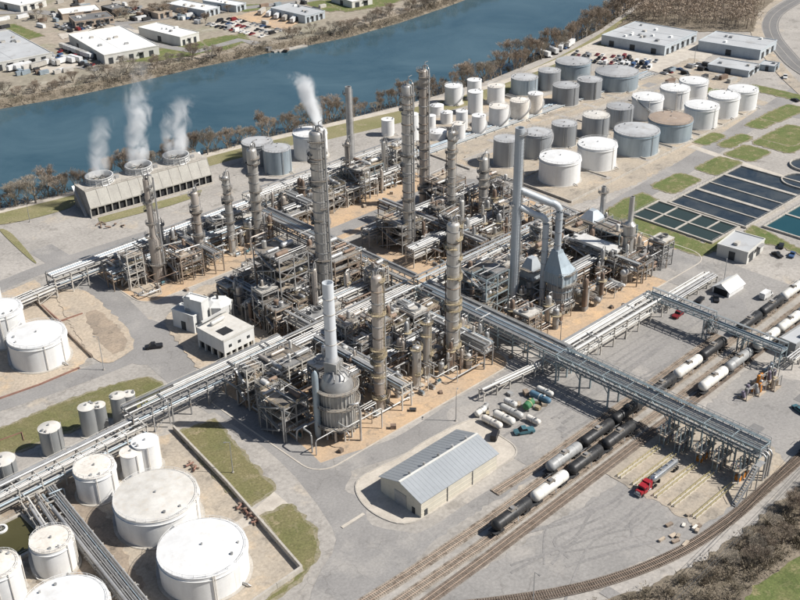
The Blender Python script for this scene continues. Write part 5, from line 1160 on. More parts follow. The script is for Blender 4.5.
flat_building('second white warehouse next to the street-corner one', (236, 6), (212, -2), (246, 3), 4.8, 'blue_wall', 'white_roof', doors=2, units=3, seed=19)
flat_building('blue-walled warehouse with grey roof beside the dirt lot', (305, 16), (269, 8.5), (325, 11), 5.4, 'blue_wall', 'grey_flat_roof', doors=4, units=4, seed=20)
flat_building('pale warehouse near the river bend grass', (352, 2), (330, -4), (372, -2), 4.8, 'pale_wall', 'white_roof', doors=2, units=3, seed=21)
flat_building('white roofed depot beyond the far street', (20, 6), (-10, 0), (46, 0), 4.8, 'pale_wall', 'white_roof', doors=3, units=3, seed=22)
flat_building('huge pale blue warehouse in front of the bare wood', (665, 46.5), (595, 38), (698, 32), 6.1, 'blue_wall', 'grey_flat_roof', doors=6, units=12, seed=23)
flat_building('wide pale warehouse beside the curved highway', (760.5, 50.6), (695, 43), (778, 40.5), 6.1, 'blue_wall', 'grey_flat_roof', doors=3, units=4, seed=24)
flat_building('small blue-grey workshop in the storage yard', (749, 71.5), (709, 64), (760, 64.5), 3.7, 'blue_wall', 'grey_flat_roof', 'workshop', 'building', 2, 2, 25, 4)
flat_building('dark blue cabin beside the workshop', (775, 67), (763, 62), (780, 63), 3.1, 'blue_grey', 'steel_pale' if False else 'grey_flat_roof', 'cabin', 'building', 1, 1, 26)

# ------------------------------------------------------------------ cooling tower and its steam
pl_, pr_ = gnd(92, 218), gnd(212.6, 183); d_ = pr_ - pl_; L = d_.length; ang = math.atan2(d_.y, d_.x); W = 17.0; ht = 11.5
ct = thing('cooling_tower', 'long concrete cooling tower with three white fan stacks by the river', 'cooling tower', pl_, ang)
MB().add([(0, 0, 4.4), (L, 0, 4.4), (L, 3.2, ht), (0, 3.2, ht), (0, W, 4.4), (L, W, 4.4), (L, W - 3.2, ht), (0, W - 3.2, ht)], [(0, 1, 2, 3), (5, 4, 7, 6)]).obj('casing', 'tower_casing', ct)
MB().add([(-.02, 0, 0), (-.02, W, 0), (-.02, W, 4.4), (-.02, W - 3.2, ht), (-.02, 3.2, ht), (-.02, 0, 4.4)], [(0, 5, 4, 3, 2, 1)]).obj('end_wall', 'steel_grey', ct); MB().add([(L + .02, 0, 0), (L + .02, W, 0), (L + .02, W, 4.4), (L + .02, W - 3.2, ht), (L + .02, 3.2, ht), (L + .02, 0, 4.4)], [(0, 1, 2, 3, 4, 5)]).obj('end_wall', 'tower_casing', ct)
box(ct, 'deck', 'concrete', (L / 2, W / 2, ht + .1), (L + .4, W - 6, .3)); box(ct, 'basin', 'painted_shade', (L / 2, W / 2, 2.2), (L - .6, W - 1.6, 4.3))  # black block here paints the shade behind the louvre posts
box(ct, 'basin_kerb', 'concrete', (L / 2, -.5, .35), (L + 1, .5, .7)); bar(ct, 'louvre_beam', 'tower_casing', (0, .1, 4.4), (L, .1, 4.4), .5)
for k in range(19): bar(ct, 'louvre_post', 'tower_casing', (L * k / 18, .2, 0), (L * k / 18, .2, 4.4), .42)
for k in range(13): x = L * (k + .0) / 12; bar(ct, 'casing_rib', 'tower_casing', (x, -.06, 4.4), (x, 3.1, ht + .05), .09)
hr = MB()
for y in (3.4, W - 3.4):
    hr.box((L / 2, y, ht + 1.3), (L, .1, .1)); hr.box((L / 2, y, ht + .8), (L, .08, .08))
    for k in range(25): hr.box((L * k / 24, y, ht + .75), (.1, .1, 1.2))
hr.obj('handrail', 'steel_pale', ct)
FANS = []
for k in range(3):
    x = L * (.165 + .315 * k); y = W * .55; R = 6.1; FANS.append(pl_ + Matrix.Rotation(ang, 3, 'Z') @ Vector((x, y, ht)))
    f = MB().lathe([(R * 1.06, ht), (R * .97, ht + 1.2), (R * .95, ht + 2.2), (R, ht + 3.4), (R - .25, ht + 3.4), (R * .9, ht + 2.2), (R * .92, ht + .3)], 28, (x, y, 0)).obj('fan_stack', 'white_paint', ct, 50)
    for z in (.9, 1.9, 3.1): MB().lathe([(R * 1.0, ht + z), (R * 1.03 + .1, ht + z), (R * 1.03 + .1, ht + z + .18), (R, ht + z + .18)], 28, (x, y, 0)).obj('hoop', 'galv', f)
    for j in range(14): a = j * math.pi / 7; bar(f, 'rib', 'white_paint', (x + R * 1.07 * math.cos(a), y + R * 1.07 * math.sin(a), ht), (x + R * 1.0 * math.cos(a), y + R * 1.0 * math.sin(a), ht + 3.3), .22)
    bl = MB()
    for j in range(8): a = j * math.pi / 4; bl.add([(x + .5 * math.cos(a), y + .5 * math.sin(a), ht + 1.6), (x + 4.7 * math.cos(a - .05), y + 4.7 * math.sin(a - .05), ht + 1.5), (x + 4.7 * math.cos(a + .12), y + 4.7 * math.sin(a + .12), ht + 1.8), (x + .5 * math.cos(a + .5), y + .5 * math.sin(a + .5), ht + 1.8)], [(0, 1, 2, 3)])
    bl.obj('fan_blades', 'dark_steel', f); box(ct, 'motor_housing', 'galv', (x + R + 1.4, y - 1.5, ht + .9), (1.8, 1.2, 1.3))
for s in (0, 1): bar(ct, 'access_stair', 'galv', (-1.2 if s == 0 else L + 1.2, 3, 0), (-1.2 if s == 0 else L + 1.2, W - 4, ht), 1.2, .3)
rod(ct, 'riser_pipe', 'pipe_white', (L * .1, W + 1.2, .6), (L * .95, W + 1.2, .6), .6)
for k in range(6): p = gnd(96 + k * 5, 226 - k * .5 + (k % 2) * 3); rod(thing('drain_pipe', 'rusty pipe stub beside the cooling tower end', 'pipe', p, k, 'pipe stubs at the tower end'), 'stub', 'pipe_brown', (0, 0, .3), (2.4, 0, 1.2), .35)

def steam(label, base, height, r0, r1, bend, dens, seed, name='steam_plume'):
    """billowing vapour: a closed lumpy body filled with a noisy volume"""
    rng = random.Random(seed); b = MB(); n = 20; m = 16; prof = []
    for j in range(m + 1):
        f = j / m; z = height * f; r = (r0 + (r1 - r0) * f ** .7) * 1.1 if 0 < j < m else .05
        cx_ = bend[0] * f + bend[1] * f * f; cy_ = bend[2] * f
        b.v += [(cx_ + r * math.cos(2 * math.pi * k / n), cy_ + r * math.sin(2 * math.pi * k / n), z) for k in range(n)]
    for j in range(m):
        for k in range(n): b.f.append((j * n + k, j * n + (k + 1) % n, (j + 1) * n + (k + 1) % n, (j + 1) * n + k))
    b.f += [tuple(range(n))[::-1], tuple(range(m * n, (m + 1) * n))]
    mt = bpy.data.materials.new('steam'); mt.use_nodes = True; nt = mt.node_tree; nt.nodes.clear(); out = nt.nodes.new('ShaderNodeOutputMaterial'); pv = nt.nodes.new('ShaderNodeVolumePrincipled')
    pv.inputs['Color'].default_value = (.96, .97, .98, 1); pv.inputs['Anisotropy'].default_value = .1; nt.links.new(pv.outputs[0], out.inputs['Volume'])
    tc = nt.nodes.new('ShaderNodeTexCoord'); sep = nt.nodes.new('ShaderNodeSeparateXYZ'); nt.links.new(tc.outputs['Object'], sep.inputs[0])
    def mth(op, a, b_=None, clamp=False):
        nd = nt.nodes.new('ShaderNodeMath'); nd.operation = op; nd.use_clamp = clamp
        for i, x in enumerate((a, b_)):
            if x is None: continue
            if isinstance(x, (int, float)): nd.inputs[i].default_value = x
            else: nt.links.new(x, nd.inputs[i])
        return nd.outputs[0]
    f = mth('DIVIDE', sep.outputs[2], height); f2 = mth('MULTIPLY', f, f)
    ax = mth('ADD', mth('MULTIPLY', f, bend[0]), mth('MULTIPLY', f2, bend[1])); ay = mth('MULTIPLY', f, bend[2])
    dx, dy = mth('SUBTRACT', sep.outputs[0], ax), mth('SUBTRACT', sep.outputs[1], ay)
    dist = mth('SQRT', mth('ADD', mth('MULTIPLY', dx, dx), mth('MULTIPLY', dy, dy))); rad = mth('ADD', mth('MULTIPLY', mth('POWER', mth('MAXIMUM', f, .001), .7), r1 - r0), r0)
    core = mth('SUBTRACT', 1.0, mth('DIVIDE', dist, rad))
    mp = nt.nodes.new('ShaderNodeMapping'); mp.inputs['Location'].default_value = (seed * 3.1, seed * 1.7, 0); mp.inputs['Scale'].default_value = (1, 1, .75); nt.links.new(tc.outputs['Object'], mp.inputs[0])
    nz = noise(nt, mp.outputs[0], .15, 4, .55, .8)
    d = mth('ADD', mth('MULTIPLY', core, .55), mth('MULTIPLY', mth('SUBTRACT', nz, .5), 2.7)); d = mth('SUBTRACT', d, mth('MULTIPLY', f2, .25))
    d = mth('MULTIPLY', mth('MULTIPLY', mth('MAXIMUM', d, 0.0), mth('MULTIPLY', mth('MAXIMUM', core, 0.0), 2.0, True)), dens)
    d = mth('MULTIPLY', d, mth('POWER', mth('SUBTRACT', 1.0, f, True), .9)); nt.links.new(d, pv.inputs['Density'])
    MATS['steam%d' % seed] = mt
    o = b.obj(name, 'steam%d' % seed); o.location = base; tag(o, label, 'steam'); return o
cl = Vector((-right0.x, -right0.y, 0))
for k, (dn, hh, r1, bnd, L_) in enumerate(((.42, 28, 7.0, -5, 'thin steam plume over the cooling tower end stack'), (.6, 48, 8.5, -7, 'tallest steam plume over the middle fan stack'), (.55, 28, 10.5, -5, 'broad steam plume over the fan stack nearest the grey tanks'))):
    steam(L_, FANS[k] + Vector((0, 0, 3.0)), hh, 5.0, r1, (cl.x * bnd * .2, cl.x * bnd, cl.y * bnd), dn * 1.5, k + 1)
X, Y, D, h = measure(310, 34, 162, 126)
steam('bright white steam jet drifting from behind the white tank', Vector((X + 5, Y - 2, h + .5)), 30, 1.6, 8.0, (cl.x * 5, cl.x * 7, cl.y * 8), 3.6, 9)

# ------------------------------------------------------------------ settling basins
def basin(label, X0, X1, Y0, Y1, mat, walls_x=(), walls_y=(), h=.9, wz=.45):
    t = thing('settling_basin', label, 'basin', ((X0 + X1) / 2, (Y0 + Y1) / 2, 0)); L, W = X1 - X0, Y1 - Y0
    for s in (-1, 1): box(t, 'rim_wall', 'concrete', (0, s * W / 2, h / 2), (L + 1.0, .9, h)); box(t, 'rim_wall', 'concrete', (s * L / 2, 0, h / 2), (.9, W - .9, h))
    MB().add([(-L / 2, -W / 2, wz), (L / 2, -W / 2, wz), (L / 2, W / 2, wz), (-L / 2, W / 2, wz)], [(0, 1, 2, 3)]).obj('water', mat, t)
    for x, w in walls_x: box(t, 'divider', 'concrete', (x - (X0 + X1) / 2, 0, h / 2 - .05), (w, W - .9, h - .08))
    for y, a, b, w in walls_y: box(t, 'divider', 'concrete', ((a + b) / 2 - (X0 + X1) / 2, y - (Y0 + Y1) / 2, h / 2 - .08), (b - a, w, h - .12))
    for s in (-1, 1):
        for k in range(int(L / 2.5)): box(t, 'rail_post', 'galv', (-L / 2 + k * 2.5, s * W / 2, h + .5), (.09, .09, 1.0))
        bar(t, 'handrail', 'galv', (-L / 2, s * W / 2, h + 1.0), (L / 2, s * W / 2, h + 1.0), .09)
    return t
basin('large dark settling basin with long parallel channels', 386, 447, 194, 232, 'pond_dark', ((397, .8), (408, 2.0), (419, .8), (432, 2.0)))
basin('small basin of square cells at the grass corner', 363, 384, 196, 236, 'pond_olive', ((373, .9),), ((226, 363, 384, .8), (214, 363, 384, .9), (205, 373, 384, .7)))
basin('teal-watered basin beside the concrete walkway', 392, 440, 160, 189, 'pond_teal', ((410, 1.2),))
for x in (370, 377): p = gnd(0, 0)
def oblong(label, X, Y, L, R):
    t = thing('oxidation_ditch', label, 'basin', (X, Y, 0)); pts = []
    for k in range(13): a = math.pi * k / 12; pts.append((R * math.cos(a), L / 2 + R * math.sin(a)))
    for k in range(13): a = math.pi + math.pi * k / 12; pts.append((R * math.cos(a), -L / 2 + R * math.sin(a)))
    n = len(pts); inn = [(x * (R - .6) / R, y * (L / 2 + R - .6) / (L / 2 + R)) for x, y in pts]; h = 1.1
    MB().add([(x, y, z) for z in (0, h) for x, y in pts] + [(x, y, z) for z in (h, .2) for x, y in inn], [(k, (k + 1) % n, n + (k + 1) % n, n + k) for k in range(n)] + [(n + k, n + (k + 1) % n, 2 * n + (k + 1) % n, 2 * n + k) for k in range(n)] + [(2 * n + k, 2 * n + (k + 1) % n, 3 * n + (k + 1) % n, 3 * n + k) for k in range(n)]).obj('rim_wall', 'concrete', t)
    MB().add([(x, y, .55) for x, y in inn], [tuple(range(n))]).obj('water', 'pond_dark', t); box(t, 'centre_wall', 'concrete', (0, -L * .1, .5), (.8, L * .8, 1.0))
    box(t, 'bridge', 'concrete', (0, L * .25, 1.2), (2 * R, 1.4, .25)); box(t, 'rotor', 'dark_steel', (R * .5, L * .1, 1.0), (R * .8, 1.2, .9))
oblong('oblong round-ended basin next to the concrete path', 449, 189, 26, 9); oblong('second oblong basin beyond the first round-ended one', 470, 196, 26, 9)
basin('murky green basin between silo rack and white tank', 55, 81, 222, 238, 'pond_green', (), (), 1.0, .4)
fl = MB().lathe([(1.3, .45), (1.9, .45), (1.9, .9), (1.3, .9)], 20).obj('float_ring', 'white_paint'); fl.location = gnd(1, 531); tag(fl, 'white floating ring in the murky green basin', 'ring')
for k in range(4): bar(fl, 'spoke', 'galv', (-1.4 * math.cos(k * .785), -1.4 * math.sin(k * .785), .7), (1.4 * math.cos(k * .785), 1.4 * math.sin(k * .785), .7), .1)

# ------------------------------------------------------------------ truck loading gantry and rail bridge
lg = thing('loading_gantry', 'long blue-grey truss loading gantry bridging the railway tracks', 'gantry', (238.5, 104, 0), math.radians(90)); GL, GW = 72, 2.9; SB = 'steel_blue'
for x in (.5, 7, 14, 21, 29, 51, 62, 71.5):
    for s in (-1, 1): bar(lg, 'post', SB, (x, s * GW, 0), (x, s * GW, 8), .45); bar(lg, 'knee_brace', SB, (x, s * GW, 5.5), (x + 2, s * GW, 7.8), .2)
    bar(lg, 'portal_beam', SB, (x, -GW, 7.6), (x, GW, 7.6), .4); bar(lg, 'portal_brace', SB, (x, -GW, 3.5), (x, GW, 7.2), .2)
for s in (-1, 1):
    for z in (8, 11): bar(lg, 'chord', SB, (0, s * GW, z), (GL, s * GW, z), .35)
    for k in range(25): x = GL * k / 24; bar(lg, 'vertical', SB, (x, s * GW, 8), (x, s * GW, 11), .2); (k < 24) and bar(lg, 'diagonal', SB, (x, s * GW, 8 if k % 2 else 11), (x + 3, s * GW, 11 if k % 2 else 8), .2)
for k in range(25): x = GL * k / 24; bar(lg, 'floor_beam', SB, (x, -GW, 8.2), (x, GW, 8.2), .22); (k % 3 == 0) and bar(lg, 'top_beam', SB, (x, -GW, 11), (x, GW, 11), .2)
for y, r, z, m in ((-2.6, .3, 8.7, 'pipe_grey'), (-1.8, .22, 8.6, 'blue_grey'), (-1.1, .3, 8.7, 'jacket'), (-.3, .2, 8.6, 'blue_grey'), (.4, .28, 8.7, 'pipe_grey'), (-2.2, .2, 10.2, 'blue_grey'), (-1.4, .25, 10.2, 'jacket'), (-.5, .2, 10.2, 'pipe_grey'), (1.1, .2, 9.6, 'pipe_grey'), (1.7, .16, 9.6, 'blue_grey'), (.9, .22, 10.6, 'blue_grey'), (1.7, .2, 10.6, 'jacket'), (2.3, .18, 10.3, 'blue_grey')): rod(lg, 'pipe', m, (0, y, z), (GL, y, z), r)
bar(lg, 'walkway', 'galv', (0, 1.9, 8.5), (GL, 1.9, 8.5), 1.9, .12); bar(lg, 'top_walkway', 'steel_blue', (0, -2.3, 11.3), (GL * .98, -2.3, 11.3), 1.1, .12)
for s in (-2.9, -1.8, 2.9): bar(lg, 'handrail', 'galv', (0, s, 12.3), (GL, s, 12.3), .12)
for k in range(37): x = GL * k / 36; bar(lg, 'rail_post', 'galv', (x, -2.9, 11), (x, -2.9, 12.3), .1); bar(lg, 'rail_post', 'galv', (x, 2.9, 11), (x, 2.9, 12.3), .1)
for k in range(3): MB().tube([(0.2 + k * 1.2, -2 + k * 1.5, 8.8), (-.8 + k * .2, -2 + k * 1.5, 8.6), (-1.3, -2 + k * 1.5, 7.8), (-1.3, -2 + k * 1.5, .3)], .32, 8).obj('down_pipe', 'jacket', lg, 60)
st = thing('stair_tower', 'pale metal stair climbing the end of the loading gantry', 'stair', (229, 102.5, 0))
for s in (-.7, .7): bar(st, 'stringer', 'galv', (-7, s, .2), (3, s, 8.2), .3); bar(st, 'handrail', 'steel_pale', (-7, s, 1.4), (3, s, 9.4), .12)
for k in range(16): box(st, 'tread', 'galv', (-7 + 10 * k / 16, 0, .3 + 8 * k / 16), (.55, 1.3, .08))
for x, z in ((-2, 4.1), (3, 8)): bar(st, 'post', 'galv', (x, -.7, 0), (x, -.7, z), .25); bar(st, 'post', 'galv', (x, .7, 0), (x, .7, z), .25)
box(st, 'landing', 'galv', (4.6, 0, 8.1), (3.2, 1.6, .15))
LANES = [132.0, 126.8, 119.8, 114.3, 107.4]
for i, (Y, L_) in enumerate(zip(LANES, ('next to the railway track', 'right of the first lane', 'beside the red truck', 'between the two empty truck lanes', 'at the gantry stair end'))):
    t = thing('loading_island', 'loading island with yellow guard rails ' + L_, 'loading bay', (221, Y, 0))
    box(t, 'kerb', 'pale_concrete', (0, 0, .12), (22, 1.5, .24))
    for s in (-.55, .55):
        bar(t, 'guard_rail', 'yellow', (-11, s, 1.0), (9, s, 1.0), .15); bar(t, 'guard_rail', 'yellow', (-11, s, .55), (9, s, .55), .09)
        for k in range(9): bar(t, 'guard_post', 'yellow', (-11 + 2.5 * k, s, 0), (-11 + 2.5 * k, s, 1.05), .14)
    for k in range(4): x = 10 + k * 2.4; bar(t, 'frame_post', SB, (x, -.7, 0), (x, -.7, 7.6), .25); bar(t, 'frame_post', SB, (x, .7, 0), (x, .7, 7.6), .25)
    box(t, 'platform', 'deck_tan', (13.5, 0, 4.2), (8, 2.6, .2)); box(t, 'meter_skid', ('deck_tan', 'steel_grey', 'orange_paint', 'deck_tan', 'orange_paint')[i], (13.5, .2, 1.0), (5, 1.6, 1.6))
    for k in range(4): MB().tube([(11 + k * 1.6, .2, 1.6), (11 + k * 1.6, .2, 5.4), (11 + k * 1.6, 1.6, 5.9), (10.6 + k * 1.6, 2.3, 5.2), (10.6 + k * 1.6, 2.3, 3.9)], .16, 7).obj('loading_arm', RNG.choice(['jacket', 'purple_pipe', 'blue_grey', 'ochre']), t, 60)
    for k in range(3): rod(t, 'meter', RNG.choice(['blue_grey', 'purple_pipe', 'galv']), (11 + k * 2, -.4, 1.8), (11 + k * 2, -.4, 3.2), .38, 'drum')
    bar(t, 'platform_rail', 'galv', (9.5, 1.3, 5.3), (17.5, 1.3, 5.3), .1); bar(t, 'platform_rail', 'galv', (9.5, -1.3, 5.3), (17.5, -1.3, 5.3), .1)
def bridge(label, X, Y0, Y1, z, w=2.2, steel='steel_blue', posts=()):
    t = thing('pipe_bridge', label, 'pipe bridge', (X, Y0, 0), math.radians(-90)); L = Y0 - Y1; n = max(3, int(L / 3))
    for s in (-1, 1):
        for dz in (0, 2.2): bar(t, 'chord', steel, (0, s * w, z + dz), (L, s * w, z + dz), .32)
        for k in range(n + 1): bar(t, 'vertical', steel, (L * k / n, s * w, z), (L * k / n, s * w, z + 2.2), .2); (k < n) and bar(t, 'diagonal', steel, (L * k / n, s * w, z), (L * (k + 1) / n, s * w, z + 2.2), .17)
    for k in range(n + 1): bar(t, 'floor_beam', steel, (L * k / n, -w, z), (L * k / n, w, z), .25)
    for k in range(5): rod(t, 'pipe', RNG.choice(['jacket', 'blue_grey', 'pipe_grey', 'pipe_white']), (0, -w + .6 + k * .8, z + .5), (L, -w + .6 + k * .8, z + .5), (.3, .2, .26, .18, .3)[k])
    bar(t, 'walkway', 'galv', (0, w - .4, z + 2.3), (L, w - .4, z + 2.3), .9, .1)
    for x in posts:
        for s in (-1, 1):
            for e in (-.8, .8): bar(t, 'post', steel, (x + e, s * w, 0), (x + e, s * w, z), .35)
            bar(t, 'post_brace', steel, (x - .8, s * w, z * .5), (x + .8, s * w, z - .3), .16); bar(t, 'post_brace', steel, (x + .8, s * w, .3), (x - .8, s * w, z * .5), .16)
        bar(t, 'post_beam', steel, (x, -w, z * .55), (x, w, z * .55), .25)
    return t
bridge('high pipe bridge turning off the white pipe rack', 296, 181.5, 155.5, 7.6, posts=(1.5, 24.8)); bridge('lower pipe bridge spanning the tank car tracks', 295.6, 155.0, 128.5, 6.6, posts=(11.8, 25.5))
t = thing('expansion_loops', 'cluster of vertical pipe loops hanging at the bridge step', 'pipes', (295.5, 155.6, 0))
for k in range(6): MB().tube([(-2.4 + k * .9, -1.2, 8.2), (-2.4 + k * .9, -2.2, 6.8), (-2.4 + k * .9, -1.6, 3 - .2 * k), (-2.4 + k * .9, .8, 2.2), (-2.4 + k * .9, 1.6, 4), (-2.4 + k * .9, .6, 8.6)], .2, 7).obj('loop', RNG.choice(['pipe_white', 'jacket', 'pipe_brown']), t, 60)
for i, (x, y) in enumerate(((272, 128), (277, 126.5), (282, 129), (287, 127.5), (291, 130), (283, 124.5))):
    t = thing('transfer_skid', 'rail transfer skid of %s beside the bridge end' % ('purple drums', 'grey drums and orange tray', 'orange trays', 'dark purple drums', 'tall grey pots', 'tan crates and drums')[i], 'skid', (x, y, 0)); mm = (('purple_pipe', 'steel_grey'), ('galv', 'orange_paint'), ('orange_paint', 'deck_tan'), ('purple_pipe', 'dark_steel'), ('galv', 'blue_grey'), ('deck_tan', 'ochre'))[i]
    box(t, 'base', 'deck_tan', (0, 0, .25), (4.4, 3.4, .5))
    for k in range(3): rod(t, 'drum', mm[k % 2], (-1.4 + k * 1.4, RNG.uniform(-.6, .6), .5), (-1.4 + k * 1.4, RNG.uniform(-.6, .6), 2.6 + RNG.uniform(0, 1.8)), .6, 'drum')
    box(t, 'tray', mm[1], (0, 1.1, .8), (3.6, .9, .5)); bar(t, 'frame', 'steel_grey', (-2, -1.4, 0), (-2, -1.4, 4.5), .2); bar(t, 'frame', 'steel_grey', (2, -1.4, 0), (2, -1.4, 4.5), .2); bar(t, 'frame_beam', 'steel_grey', (-2, -1.4, 4.4), (2, -1.4, 4.4), .2)
rack('low walkway rack at the end of lower pipe bridge', (297, 127), (312, 127), (3.2,), 3, 'steel_pale', 4, 5, seed=71, tray=False, bend=False, pipes=['pipe_white', 'jacket'])

# ------------------------------------------------------------------ rail tank cars
def tank_car(label, X, k, body, group=None, L=15.3):
    t = thing('tank_car', label, 'rail car', (X, TR(k, X) if k else 100.2, .34), math.atan(.022) if k else 0, group); r = 1.66; zc = 2.9
    b = MB(); prof = [(.02, -L / 2), (.7, -L / 2 + .12), (1.15, -L / 2 + .4), (1.5, -L / 2 + .8), (r, -L / 2 + 1.3), (r, L / 2 - 1.3), (1.5, L / 2 - .8), (1.15, L / 2 - .4), (.7, L / 2 - .12), (.02, L / 2)]
    b.lathe(prof, 24); b.v = [(z, y, zc + x) for x, y, z in b.v]; tk = b.obj('tank', body, t, 40)
    for x in (-L * .27, L * .27): bb = MB().lathe([(r + .04, -.12), (r + .04, .12)], 24); bb.v = [(z + x, y, zc + q) for q, y, z in bb.v]; bb.obj('band', body, tk, 40)
    rod(t, 'manway_dome', 'steel_grey', (0, 0, zc + r - .15), (0, 0, zc + r + .55), .62); box(t, 'dome_platform', 'grating', (0, 0, zc + r + .05), (2.6, 2.0, .1))
    for s in (-1, 1): bar(t, 'platform_rail', 'galv', (-1.3, s * 1.0, zc + r + 1.0), (1.3, s * 1.0, zc + r + 1.0), .08); bar(t, 'ladder', 'galv', (.9, s * 1.0, zc + r), (.9, s * 1.62, .7), .4, .08)
    bar(t, 'sill', 'dark_steel', (-L / 2 - .5, 0, 1.05), (L / 2 + .5, 0, 1.05), .7, .5)
    for s in (-1, 1):
        box(t, 'end_platform', 'dark_steel', (s * (L / 2 - .3), 0, 1.35), (1.8, 2.7, .12)); box(t, 'saddle', 'dark_steel', (s * L * .36, 0, 1.55), (1.2, 2.4, .6)); bar(t, 'coupler', 'dark_steel', (s * (L / 2 + .4), 0, .95), (s * (L / 2 + .95), 0, .95), .3)
        tr_ = box(t, 'truck_frame', 'dark_steel', (s * L * .36, 0, .62), (2.7, 2.1, .45))
        for wx in (-.85, .85):
            for wy in (-.72, .72): rod(t, 'wheel', 'rail_steel', (s * L * .36 + wx, wy - .07, .45), (s * L * .36 + wx, wy + .07, .45), .45)
    return t
CARS = [(1, 203.5, 'grey_car', 'pale grey tank car at open end of the gantry-side train'), (1, 219.8, 'black_car', 'black tank car between pale grey car and gantry shade'), (1, 235.6, 'black_car', 'black tank car directly under the truss gantry'),
        (1, 254.4, 'black_car', 'black tank car just beyond the truss gantry'), (1, 270.4, 'white_car', 'white tank car between two black ones before the pipe bridge'), (1, 286.2, 'black_car', 'black tank car next to hanging pipe loops'), (1, 310.8, 'black_car', 'black tank car just past the lower pipe bridge'), (1, 326.8, 'black_car', 'dark tank car before the far white cars'), (1, 342.8, 'white_car', 'white tank car beyond the dark cars, nearest the bridge'), (1, 358.8, 'white_car', 'white tank car coupled behind another white one'),
        (2, 173.8, 'black_car', 'black tank car at the shed end of the outer train'), (2, 190.2, 'white_car', 'bright white tank car between black cars beside the shed'), (2, 206.8, 'black_car', 'black tank car coupled behind the bright white one'), (2, 223.4, 'black_car', 'sooty black tank car half under the gantry'),
        (3, 269.8, 'white_car', 'white tank car at the near end beside the transfer skids'), (3, 285.8, 'grey_car', 'grey-green tank car beside the transfer skids'), (3, 304.6, 'white_car', 'white tank car passing beneath the lower bridge end'), (3, 320.6, 'white_car', 'white tank car nearest the grey cabin'), (3, 336.6, 'white_car', 'white tank car beyond the grey cabin')]
CARS.append((0, 263.5, 'black_car', 'lone dark tank car on the curved outer track'))
for k, X, m, L_ in CARS: tank_car(L_, X, k, m)

# ------------------------------------------------------------------ road vehicles
CARP = {}
def car_meshes(paint, kind):
    if (paint, kind) not in CARP:
        b, g2 = MB(), MB(); L, W = (5.4, 1.95) if kind != 'van' else (6.2, 2.1)
        def hull(mb, secs):
            n0 = len(mb.v)
            for x, w, z0, z1 in secs: mb.v += [(x, -w, z0), (x, w, z0), (x, w, z1), (x, -w, z1)]
            for i in range(len(secs) - 1):
                a = n0 + i * 4
                for j in range(4): mb.f.append((a + j, a + (j + 1) % 4, a + 4 + (j + 1) % 4, a + 4 + j))
            mb.f += [(n0 + 3, n0 + 2, n0 + 1, n0), tuple(n0 + (len(secs) - 1) * 4 + j for j in range(4))]
        w = W / 2
        hull(b, [(-L / 2, w * .9, .45, .95), (-L / 2 + .3, w, .35, 1.05), (L / 2 - 1.5, w, .35, 1.05), (L / 2 - .3, w * .95, .35, .9), (L / 2, w * .85, .45, .75)])
        if kind == 'pickup': hull(b, [(-.5, w * .85, 1.76, 1.82), (.7, w * .85, 1.76, 1.82)]); hull(g2, [(-.8, w * .93, 1.05, 1.1), (-.5, w * .85, 1.05, 1.76), (.7, w * .85, 1.05, 1.76), (1.4, w * .93, 1.05, 1.1)])
        elif kind == 'van': hull(b, [(-L / 2, w * .96, 1.05, 2.5), (L / 2 - 2.2, w * .96, 1.05, 2.5), (L / 2 - 1.9, w * .9, 1.05, 2.3)]); hull(g2, [(L / 2 - 1.9, w * .92, 1.05, 2.2), (L / 2 - 1.1, w * .9, 1.05, 1.2)])
        else: hull(b, [(-1.5, w * .8, 1.46, 1.52), (.4, w * .8, 1.46, 1.52)]); hull(g2, [(-2.2, w * .92, 1.05, 1.1), (-1.5, w * .8, 1.05, 1.46), (.4, w * .8, 1.05, 1.46), (1.2, w * .92, 1.05, 1.1)])
        wh = MB()
        CARP[(paint, kind)] = (b.mesh('body', paint, 30), g2.mesh('windows', 'glass', 30), L, W)
    return CARP[(paint, kind)]
def car(label, p, rz, paint='silver_paint', kind='sedan', parts=True, group=None, s=1.0):
    bm_, gm, L, W = car_meshes(paint, kind); name = {'pickup': 'pickup_truck', 'van': 'van'}.get(kind, 'parked_car'); cat = {'pickup': 'pickup', 'van': 'van'}.get(kind, 'car')
    t = thing(name, label, cat, (p[0], p[1], p[2] + .03), rz, group); t.scale = (s, s, s)
    for nm, me in (('body', bm_), ('windows', gm)):
        o = bpy.data.objects.new(nm, me); col.objects.link(o); o.parent = t
    if parts:
        for sx in (-1, 1):
            for sy in (-1, 1): rod(t, 'wheel', 'rubber', (sx * L * .31, sy * (W / 2 - .2), .36), (sx * L * .31, sy * (W / 2 + .02), .36), .36)
        for sy in (-.65, .65): box(t, 'headlight', 'chrome', (L / 2 - .05, sy, .7), (.12, .3, .2))
    return t
car('black pickup truck on the road junction by left plots', gnd(154, 348), 2.6, 'black_paint', 'pickup', s=1.15); car('dark red pickup truck parked below the high pipe bridge', gnd(678, 316), .1, 'dark_red', 'pickup', s=1.15)
car('white box van beside the far tank cars', gnd(766, 297), 0, 'white_gloss', 'van', s=1.1); car('dark car parked beside the white tent', gnd(700, 301), .2, 'black_paint'); car('black pickup beside the white tent end', gnd(716, 300), .6, 'black_paint', 'pickup')
car('dark green car alone on asphalt near the grey cabin', gnd(799, 411), 1.2, 'teal_paint'); car('dark pickup parked by the control building', gnd(777, 256), 1.2, 'black_paint', 'pickup'); car('black car next to the dark pickup by control building', gnd(781, 247), .4, 'black_paint')
car('blue pickup near the basins and control building', gnd(792, 256), .3, 'blue_gloss', 'pickup'); car('white pickup on the corner by the highway bend', gnd(785, 78), .5, 'white_gloss', 'pickup', s=1.2); car('dark car at the roadside below highway bend', gnd(795, 101), 1.2, 'black_paint')
